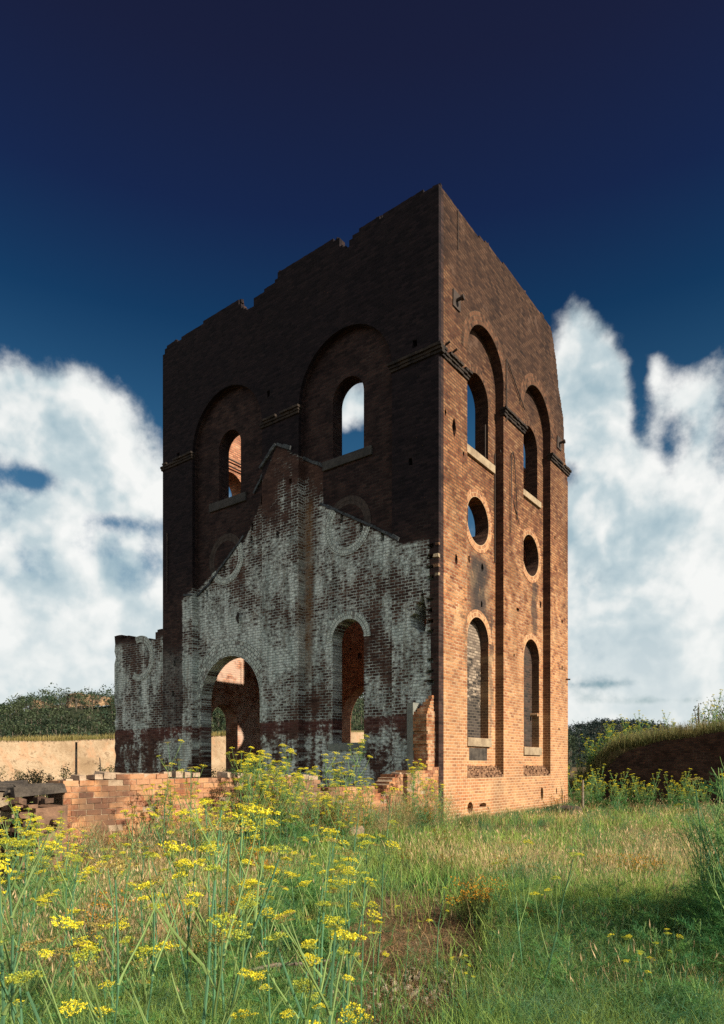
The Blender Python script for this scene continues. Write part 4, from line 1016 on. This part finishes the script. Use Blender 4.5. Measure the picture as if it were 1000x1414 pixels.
PALD = [(.30, .20, .11), (.38, .28, .15), (.22, .20, .09), (.20, .24, .09), (.32, .24, .14)]
feathery('feathery_weeds', 1100, 260, 3.6, 26, 71, PALG, 'feathery green weeds growing in puffs through the grass', lambda X, Y: bare(X, Y)*np.clip(.3+(X/Y > .18)*.7+(X/Y < -.1)*.4, 0, 1))
feathery('withered_weeds', 320, 220, 4.2, 28, 72, PALD, 'withered brown and buff weeds between the green ones', lambda X, Y: np.clip(.2+.8*bare(X, Y), 0, 1)*np.clip(3*(fbm(X*.4, Y*.4, 31)-.3)+.2*(Y > 8), .05, 1))
# grass on the bank behind the retaining wall and the far field
def bank_pts(n, seed, wmax, v0=-5.5, v1=14):
    rng = np.random.default_rng(seed); v = rng.uniform(v0, v1, n); w = .05+wmax*rng.uniform(0, 1, n)**1.6
    return WX0+v*UX-w*UY, WY0+v*UY+w*UX
grass('bank_grass', 26000, 1, 2, .25, .75, .0032, (.050, .085, .025), (.17, .145, .06), (.24, .19, .085), None, 6, 'long dry grass on top of the earth bank', ground_f=bank_h, pts=bank_pts(26000, 4, 9))
rngq = np.random.default_rng(8); vq = rngq.uniform(-20, 40, 9000); wq = 1.9+rngq.uniform(0, 1, 9000)**2*10
grass('bank_top_grass', 9000, 1, 2, .25, .6, .006, (.10, .11, .03), (.30, .24, .09), (.36, .28, .12), None, 7, 'dry grass along the top of the sandy bank', pts=(-27+vq*.604-wq*.797, 50+vq*.797+wq*.604),
      ground_f=lambda X, Y: 3.45+.055*np.clip((X+27)*.604+(Y-50)*.797, 0, 99))

def foot(name, n, seed, x0, x1, y0, y1, label, pal, hh):
    rng = np.random.default_rng(seed); lx = rng.uniform(x0, x1, n); ly = rng.uniform(y0, y1, n); X = 2.025+lx*tx-ly*ty; Y = 17.65+lx*ty+ly*tx
    k = 130; ci = np.repeat(np.arange(n), k); m_ = len(ci); sz = rng.uniform(.4, 1.3, n)*(.35+1.3*fbm(X*.9, Y*.9, seed)); pc = np.array(pal)[rng.integers(0, len(pal), n)]
    zz = rng.uniform(0, 1, m_)*hh*sz[ci]; base = np.stack([X[ci]+rng.normal(0, .09, m_), Y[ci]+rng.normal(0, .09, m_), ground_h(X, Y)[ci]+zz], 1)
    d = rng.normal(0, .6, (m_, 3))+np.array([0, 0, 1.0]); d /= np.linalg.norm(d, axis=1)[:, None]; L = rng.uniform(.05, .16, m_)[:, None]; w = np.cross(d, rng.normal(0, 1, (m_, 3))); w /= np.linalg.norm(w, axis=1)[:, None]; w *= .0035
    V = np.stack([base-w, base+w, base+d*L], 1).reshape(-1, 3); C = np.repeat(pc[ci]*rng.uniform(.55, 1.4, m_)[:, None], 3, 0)
    tag(link(name, np_mesh(name, V, None, np.arange(3*m_).reshape(-1, 3), C), M_GRASS), label, 'weeds', kind='stuff')
foot('wall_foot_weeds', 420, 5, .0, .9, -10.2, -.6, 'tangled green and withered weeds along the foot of the low wall', PALG+PALD+[(.42, .26, .06)], .62)
foot('tower_foot_weeds', 220, 6, .05, .55, .2, 9.6, 'green weeds along the foot of the sunny tower wall', PALG+[(.25, .26, .09)], .20)

# ------------------------------------------------------------------ fennel
STEM = (.12, .27, .14); STEM2 = (.26, .38, .13); FEATH = (.065, .22, .085); FEATH2 = (.16, .31, .08)
YEL = (.86, .72, .035); YEL2 = (.76, .74, .07)
def umbel_mesh(seed, rays=17, y1=None, y2=None, spread=1.0, lift=1.0):
    y1 = y1 or YEL; y2 = y2 or YEL2
    random.seed(seed); mb = MB()
    for k in range(rays):
        a = 2.399*k+random.uniform(-.2, .2); rr = math.sqrt((k+.5)/rays); L = .046*random.uniform(.6, 1.2)
        tip = Vector((math.cos(a)*rr*L*1.0, math.sin(a)*rr*L*1.0, .034+.014*(1-rr)+random.uniform(-.008, .006)))
        mid = Vector((tip.x*.45, tip.y*.45, tip.z*.62)); side = Vector((-math.sin(a), math.cos(a), 0))*.0010
        mb.face([-side, side, mid+side, mid-side], STEM2); mb.face([mid-side, mid+side, tip+side, tip-side], STEM2)
        for j in range(17):
            c = tip+Vector((random.gauss(0, .0062), random.gauss(0, .0062), random.uniform(0, .006))); s = random.uniform(.0020, .0036)
            n1 = Vector((random.gauss(0, 1), random.gauss(0, 1), random.gauss(0, .5))).normalized(); n2 = n1.cross(Vector((random.gauss(0, 1), random.gauss(0, 1), random.gauss(0, 1)))).normalized()
            f = random.random(); g = random.uniform(.75, 1.25); cl = tuple((y1[q]*(1-f)+y2[q]*f)*g for q in range(3))
            mb.face([c-n1*s, c-n2*s, c+n1*s, c+n2*s], cl)
    me = mb.mesh('flower_head'); me.materials.append(M_FLOWER); return me
UMB = [umbel_mesh(100+k, 12+3*k) for k in range(5)]+[umbel_mesh(120, 15, (.40, .48, .06), (.55, .58, .08)), umbel_mesh(121, 18, (.60, .55, .04), (.35, .45, .06)), umbel_mesh(122, 11, (.34, .24, .08), (.42, .36, .10))]
def feather(mb, p0, d, L, wid, n=9, fil=5):
    """thread-like leaf: a rib with fine filaments"""
    d = d.normalized(); side = d.cross(Vector((0, 0, 1)))
    side = side.normalized() if side.length > .05 else Vector((1, 0, 0)); up = side.cross(d)
    f = random.random(); g = random.uniform(.7, 1.25); col = tuple((FEATH[q]*(1-f)+FEATH2[q]*f)*g for q in range(3))
    pts = [p0+d*(L*t)+Vector((0, 0, -.35*L*t*t)) for t in (0, .33, .66, 1)]
    for a, b in zip(pts, pts[1:]): mb.face([a-side*wid, a+side*wid, b+side*wid*.7, b-side*wid*.7], col)
    for k in range(n):
        t = .2+.8*k/n; seg = min(2, int(t*3)); q = pts[seg].lerp(pts[seg+1], t*3-seg)
        for j in range(fil):
            v = (side*random.uniform(-1, 1)+up*random.uniform(-.7, .7)+d*random.uniform(.3, 1.0)).normalized()*L*random.uniform(.14, .32)*(1.15-t*.6)
            w = v.cross(Vector((random.gauss(0, 1), random.gauss(0, 1), random.gauss(0, 1)))).normalized()*wid*.8
            mb.face([q-w, q+w, q+v], col)
def make_fennel(seed, H, nbr, leaf=1.0, thick=1.0, wid=.0013, heads=1.0, stems=1):
    random.seed(seed); root = empty('fennel_plant'); sk = MB(); fo = MB(); hd = []
    def spike(p0, d0, L, r0, r1, n=5, bendup=.25, col=STEM):
        pts = [Vector(p0)]; d = Vector(d0).normalized()
        for k in range(n):
            d = (d+Vector((random.gauss(0, .05), random.gauss(0, .05), bendup/n))).normalized(); pts.append(pts[-1]+d*(L/n))
        sk.tube(pts, [r0+(r1-r0)*k/n for k in range(n+1)], 5, col); return pts, d
    for s in range(stems):
        h = H*(1 if s == 0 else random.uniform(.6, .95)); a = random.uniform(0, 6.28)
        b = (0, 0, -.1) if s == 0 else (math.cos(a)*.08, math.sin(a)*.08, -.1); ln = random.uniform(.03, .20)+(.08 if s else 0)
        pts, d = spike(b, (math.cos(a)*ln, math.sin(a)*ln, 1), h+.1, .0085*thick*h/1.4, .0028*thick, 9, .05)
        if heads > .3: hd.append((pts[-1], d, random.uniform(1.0, 1.55)))
        nb = nbr if s == 0 else max(2, nbr-2)
        for k in range(nb):
            f = .34+.58*(k+random.uniform(.1, .9))/nb; i = min(8, int(f*9)); p = pts[i].lerp(pts[i+1], f*9-i)
            a = 2.4*k+random.uniform(-.5, .5)+seed; tilt = random.uniform(.45, .85)
            L = h*(.16+.40*(1-f))*random.uniform(.75, 1.2)
            bp, bd = spike(p, (math.cos(a)*tilt, math.sin(a)*tilt, 1), L, .0045*thick, .0020*thick, 5, .35, STEM2)
            # sheath at the node
            sk.tube([p-d*.005, p+(bp[1]-p)*.35], [.0085*thick*.9, .005*thick], 5, STEM2)
            if random.random() < heads: hd.append((bp[-1], bd, random.uniform(.7, 1.35)))
            for q in range(2):
                if random.random() < .65:
                    a2 = a+random.uniform(-1.2, 1.2); i2 = random.choice([2, 3]); p2 = bp[i2]
                    sp, sd = spike(p2, (math.cos(a2)*.7, math.sin(a2)*.7, 1), L*.42, .0028*thick, .0016*thick, 4, .4, STEM2)
                    if random.random() < heads*.6: hd.append((sp[-1], sd, random.uniform(.4, .85)))
            for q in range(int(2*leaf)): feather(fo, p, Vector((math.cos(a+q)*.8, math.sin(a+q)*.8, .8)), random.uniform(.10, .20)*leaf, wid, 6, 4)
        for k in range(int(10*leaf)):
            f = random.uniform(.02, .5)**1.2; i = min(8, int(f*9)); a = random.uniform(0, 6.28)
            feather(fo, pts[i]+Vector((0, 0, .05)), Vector((math.cos(a), math.sin(a), random.uniform(.5, 1.3))), random.uniform(.16, .34)*leaf, wid, 10, 5)
    o1 = sk.build('stalk', M_LEAF, root); fo.build('foliage', M_LEAF, root)
    for p, d, s in hd:
        o = bpy.data.objects.new('flower_head', random.choice(UMB)); COL.objects.link(o); o.parent = root; o.location = p
        q = (d+Vector((0, 0, .8))).normalized().to_track_quat('Z', 'Y'); o.rotation_euler = q.to_euler(); o.scale = (s, s, s)
    return root
protos = {}
def fennel(kind, x, y, sc, label, group=None, rz=None, z=None):
    gen = {'tall': lambda: make_fennel(1, 1.45, 5, 1.0, 1.25), 'bare': lambda: make_fennel(2, 1.4, 3, .6, 1.3), 'branchy': lambda: make_fennel(3, 1.35, 6, 1.0, 1.15), 'slim': lambda: make_fennel(4, 1.5, 3, .9, .95, heads=.6),
           'bushy': lambda: make_fennel(5, 1.35, 6, 1.25, 1.0, .0028, 1.0, 4), 'clump': lambda: make_fennel(6, 1.4, 7, 1.2, 1.0, .0030, 1.0, 5), 'leafy': lambda: make_fennel(7, .60, 3, 1.5, .8, .0024, 0, 6),
           'farclump': lambda: make_fennel(8, 1.5, 6, 1.3, 1.6, .0050, .9, 5), 'thicket': lambda: make_fennel(9, 1.5, 5, 1.7, .9, .0022, 0, 7)}[kind]
    if kind not in protos: o = protos[kind] = gen(); first = True
    else: o = copy_tree(protos[kind])
    zz = float(ground_h(x, y)) if z is None else z
    o.location = (x, y, zz); o.scale = (sc, sc, sc); o.rotation_euler = (0, 0, random.uniform(0, 6.28) if rz is None else rz)
    tag(o, label, 'fennel', group); return o
def at(px, Y): return (px-500)/924*Y, Y
random.seed(77)
GF = 'tall fennel in the left foreground'
LF = 'tall green fennel with flat yellow heads in the thick stand at left foreground'
for k in range(34):
    Y = random.uniform(2.9, 6.4); px = 560*random.random()**1.25-30
    if px > 330 and Y < 4.2 and random.random() < .6: Y += 1.5
    x, y = at(px, Y); fennel(random.choice(['tall', 'bare', 'branchy', 'slim', 'tall']), x, y, random.uniform(.68, .98), LF, GF)
GN = 'nearest fennel stalks'; LN = 'large thick-stalked fennel close to the camera along the bottom left edge'
for px, Y, top in ((10, 1.9, 1290), (60, 2.1, 1200), (112, 1.75, 1325), (150, 2.0, 1195), (190, 2.3, 1215), (225, 1.8, 1260), (275, 2.0, 1150), (318, 1.9, 1165), (345, 2.3, 1240), (395, 2.2, 1300), (430, 1.9, 1265), (470, 2.4, 1235), (515, 2.2, 1240), (-15, 2.2, 1170), (40, 2.6, 1150), (250, 2.6, 1130), (90, 2.5, 1235)):
    x, y = at(px, Y); h = 1.7-(top-1056)/924*Y; fennel(random.choice(['bare', 'tall', 'slim', 'bare']), x, y, h/1.5, LN, GN)
# a fuller, taller cluster with the largest heads
for px, Y, s in ((285, 3.9, 1.0), (318, 4.1, 1.03), (262, 4.3, .98), (340, 4.6, .95), (300, 4.8, 1.0)):
    x, y = at(px, Y); fennel(random.choice(['branchy', 'tall']), x, y, s, 'tallest foreground fennel crowded with large yellow heads, left of the bare earth', 'tallest foreground fennel')
GM = 'fennel in front of the low wall'; LM = 'bushy yellow-flowered fennel growing along the foot of the low brick wall'
for k in range(26):
    ly = random.uniform(-9.6, -4.3); lx = random.uniform(.15, 1.3)
    x = 2.025+lx*tx-ly*ty; y = 17.65+lx*ty+ly*tx
    fennel(random.choice(['bushy', 'branchy', 'clump', 'slim']), x, y, random.uniform(.65, 1.0), LM, GM)
for k in range(6):
    x, y = at(random.uniform(335, 440), random.uniform(11.2, 12.9)); fennel(random.choice(['bushy', 'clump']), x, y, random.uniform(1.0, 1.22), 'dense tall fennel clump with yellow heads rising above the middle of the low wall', 'tall clump over the low wall')
for px, Y, s in ((462, 15.3, 1.42), (484, 15.6, 1.36)):
    x, y = at(px, Y); fennel('bushy', x, y, s, 'tall fennel behind the low wall in front of the narrow arched opening', 'fennel before the narrow arch')
x, y = at(574, 15.9); fennel('clump', x, y, 1.12, 'bushy fennel against the tower near corner')
x, y = at(592, 16.1); fennel('clump', x, y, .85, 'smaller fennel in front of the tower near corner')
x, y = at(243, 14.2); fennel('slim', x, y, 1.25, 'thin fennel standing dark before the large arch')
GR = 'fennel along the retaining wall'; LR = 'yellow-flowered fennel at the foot of the dark retaining wall'
for px in (797, 806, 815, 823, 832, 850, 862, 870, 880, 889, 897, 925, 935, 944, 952, 962, 975):
    Y = random.uniform(23.5, 25.3) if px > 845 else random.uniform(24, 26.5)
    x, y = at(px, Y); fennel('farclump', x, y, random.uniform(.72, 1.0)*(1.0 if px > 840 else 1.12), LR, GR)
GT = 'fennel on the bank'; LT = 'yellow-green fennel growing on the grassy bank at right'
for px, d in ((795, 31), (803, 30), (812, 31.5), (818, 29.6), (822, 30.5), (828, 29.8), (832, 31), (838, 30), (842, 31), (848, 29.6), (852, 30), (862, 30), (870, 29.8), (880, 31), (905, 30), (930, 29), (958, 28), (985, 27)):
    x, y = at(px, d); fennel('farclump', x, y, random.uniform(.8, 1.2), LT, GT, z=float(bank_h(np.array([x]), np.array([y]))[0])-.05)
for px, Y, s, kd, lb in ((738, 4.6, .80, 'bare', 'slender fennel with few heads standing alone right of the bare earth'), (722, 5.0, .72, 'slim', 'thin pale fennel just left of the slender lone one'),
                     (607, 5.2, .52, 'bare', 'short fennel with one flat head at the edge of the bare earth'), (880, 4.3, .42, 'branchy', 'low fennel with yellow heads in the bottom right grass'),
                     (905, 4.5, .40, 'branchy', 'lower yellow fennel beside the one in the bottom right grass'), (640, 4.5, .30, 'branchy', 'small fennel with yellow heads at the bottom middle'),
                     (520, 4.4, .46, 'tall', 'fennel with broad yellow head at the bottom edge near the pale grit'), (560, 4.9, .42, 'slim', 'little fennel on the bare earth by the pale grit')):
    x, y = at(px, Y); fennel(kd, x, y, s, lb)
GG = 'leafy young fennel at right'; LG = 'leafy flowerless young fennel in the right foreground'
for k in range(34):
    Y = random.uniform(4.1, 7.0); x, y = at(random.uniform(690, 1010), Y); fennel('leafy', x, y, random.uniform(.55, .95), LG, GG)
GL = 'leafy young fennel at left'; LGL = 'leafy young fennel filling the ground under the tall stalks at left'
for k in range(34):
    Y = random.uniform(3.6, 8.0); x, y = at(random.uniform(-30, 470), Y); fennel('leafy', x, y, random.uniform(.6, 1.0), LGL, GL)
GE = 'dark fennel at the right edge'; LE = 'tall dark dense fennel at the right edge of the grass'
for px, Y, s in ((1012, 5.2, 1.0), (1025, 5.5, 1.15), (1000, 6.2, .9), (1034, 5.8, 1.2), (1040, 6.3, 1.25), (1020, 6.6, 1.1), (1002, 7.2, .9), (1055, 5.4, 1.2), (1070, 6.0, 1.3), (1085, 5.3, 1.3), (1095, 6.4, 1.35), (1110, 5.8, 1.35), (1060, 4.6, 1.1)):
    x, y = at(px, Y); fennel('thicket', x, y, s, LE, GE)
x, y = at(972, 6.0); fennel('slim', x, y, 1.02, 'single slim fennel stem rising before the dark thicket at the right edge')

for px, Y, s in ((12, 8.2, .85), (40, 8.0, .8), (66, 8.3, .9), (90, 8.4, .75), (30, 7.4, .75), (75, 7.2, .7)):
    x, y = at(px, Y); fennel('bushy', x, y, s, 'bushy fennel in front of the dark broken pier at far left', 'fennel before the broken pier')
# ------------------------------------------------------------------ orange-flowered weeds
def weed_proto(seed):
    random.seed(seed); root = empty('flowering_weed'); sk = MB(); fl = MB()
    for k in range(26):
        a = random.uniform(0, 6.28); r = random.uniform(.02, .22); p = Vector((math.cos(a)*r*.4, math.sin(a)*r*.4, -.03)); L = random.uniform(.25, .55)
        q = p+Vector((math.cos(a)*r, math.sin(a)*r, L)); g = random.uniform(.7, 1.2); col = (.09*g, .105*g, .035*g); m_ = p.lerp(q, .5)+Vector((0, 0, .03))
        sk.tube([p, m_, q], [.003, .0025, .0015], 4, col)
        for j in range(12):
            t = random.uniform(.3, 1); c = p.lerp(q, t); v = Vector((random.gauss(0, 1), random.gauss(0, 1), random.gauss(.4, .6))).normalized()*.035; w = v.cross(Vector((0, 0, 1))).normalized()*.006
            sk.face([c-w*.3, c+v*.5+w, c+v, c+v*.5-w], col)
        for j in range(12):
            c = q+Vector((random.gauss(0, .035), random.gauss(0, .035), random.gauss(0, .022))); s = random.uniform(.006, .011)
            n1 = Vector((random.gauss(0, 1), random.gauss(0, 1), random.gauss(0, 1))).normalized(); n2 = n1.orthogonal().normalized(); g = random.uniform(.7, 1.2)
            fl.face([c-n1*s, c-n2*s, c+n1*s, c+n2*s], (.50*g, .235*g, .02*g))
    sk.build('foliage', M_LEAF, root); fl.build('blossom', M_FLOWER, root); return root
wp = weed_proto(50); first = True
random.seed(91)
WSP = [(660, 6.9, 1.0), (668, 7.3, .9), (650, 7.1, .8), (345, 9.6, 1.1), (360, 9.2, 1.0), (420, 12.6, 1.3), (450, 13.6, 1.4), (462, 13.3, 1.3), (440, 13.0, 1.2), (585, 16.2, 1.2), (575, 15.6, 1.1), (870, 9.6, .8), (895, 9.2, .8), (840, 10, .7), (765, 22.5, 1.4),
       (610, 12.5, .9), (620, 9.8, .7), (700, 9.9, .7), (250, 6.4, .8), (120, 6.0, .9), (150, 6.6, .9), (300, 5.6, .7), (330, 6.8, .9), (200, 5.4, .7), (380, 8.2, .9), (560, 10.5, .7), (745, 6.4, .6)]
for px, Y, s in WSP:
    x, y = at(px, Y); o = wp if first else copy_tree(wp); first = False
    o.location = (x, y, float(ground_h(x, y))); o.scale = (s, s, s); o.rotation_euler = (0, 0, random.uniform(0, 6)); tag(o, 'low weed with small orange blossoms scattered in the grass', 'wildflower', 'orange wildflowers in the grass')

# ------------------------------------------------------------------ shrubs on the right bank
def shrub(name, px, d, h, w, n, seed, label, colr, sparse=False):
    rng = np.random.default_rng(seed); x, y = at(px, d); z = float(bank_h(np.array([x]), np.array([y]))[0]); root = empty(name, (x, y, z)); tag(root, label, 'shrub')
    st_ = MB(); random.seed(seed); tips = []
    for k in range(9 if not sparse else 4):
        a = random.uniform(0, 6.28); q = Vector((math.cos(a)*w*random.uniform(.1, .6), math.sin(a)*w*random.uniform(.1, .6), h*random.uniform(.6, .95))); st_.tube([(0, 0, -.1), q*.5+Vector((0, 0, .1*h)), q], [.03*h*.6, .02*h*.6, .006*h], 5); tips.append(q)
    st_.build('stem', M_WOOD, root)
    tp = np.array([tuple(t) for t in tips]); b = rng.integers(0, len(tp), n); t = rng.uniform(.45, 1.05, n)[:, None]
    c = tp[b]*t+rng.normal(0, 1, (n, 3))*np.array([w*.16, w*.16, h*.09])*(.6 if sparse else 1)
    a_ = rng.normal(0, 1, (n, 3)); a_ /= np.linalg.norm(a_, axis=1)[:, None]; b_ = np.cross(a_, rng.normal(0, 1, (n, 3))); b_ /= np.linalg.norm(b_, axis=1)[:, None]
    s = (.035*h**.5*rng.uniform(.6, 1.4, n))[:, None]; V = np.stack([c-a_*s, c-b_*s*.45, c+a_*s, c+b_*s*.45], 1).reshape(-1, 3)
    C = np.repeat(np.array(colr)[None]*rng.uniform(.6, 1.5, n)[:, None], 4, 0)
    link('foliage', np_mesh('foliage', V, np.arange(4*n).reshape(-1, 4), None, C), M_LEAF, root)
shrub('shrub', 985, 36, 1.7, 1.6, 1500, 1, 'dark leafy shrub on the bank at the right edge of the skyline', (.045, .075, .022))
shrub('shrub', 1010, 33, 2.0, 1.6, 1500, 2, 'large dark shrub half out of the picture on the bank', (.04, .07, .02))
SCR = None
random.seed(61)
for k in range(26):
    px = random.uniform(-10, 158) if k < 20 else random.uniform(285, 325); Y = random.uniform(33, 50); x, y = at(px, Y)
    if SCR is None:
        shrub('scrub', 60, 40, .9, .7, 260, 31, 'low dry scrub at the foot of the sandy bank', (.11, .11, .045), True); SCR = [o for o in COL.objects if o.name.startswith('scrub')][0]; o = SCR
    else: o = copy_tree(SCR)
    o.location = (x, y, 0.0); sc_ = random.uniform(.7, 1.9); o.scale = (sc_*1.2, sc_*1.2, sc_); o.rotation_euler = (0, 0, random.uniform(0, 6)); o['group'] = 'scrub below the sandy bank'
shrub('sapling', 966, 35, 2.6, .8, 160, 3, 'tall thin bare sapling on the bank against the sky', (.10, .13, .05), True)
shrub('sapling', 912, 34, 1.9, .6, 110, 4, 'short thin sapling on the bank left of the taller one', (.10, .13, .05), True)
shrub('shrub', 942, 37, 1.2, 1.3, 900, 5, 'low round green shrub on the bank between the saplings', (.06, .10, .028))
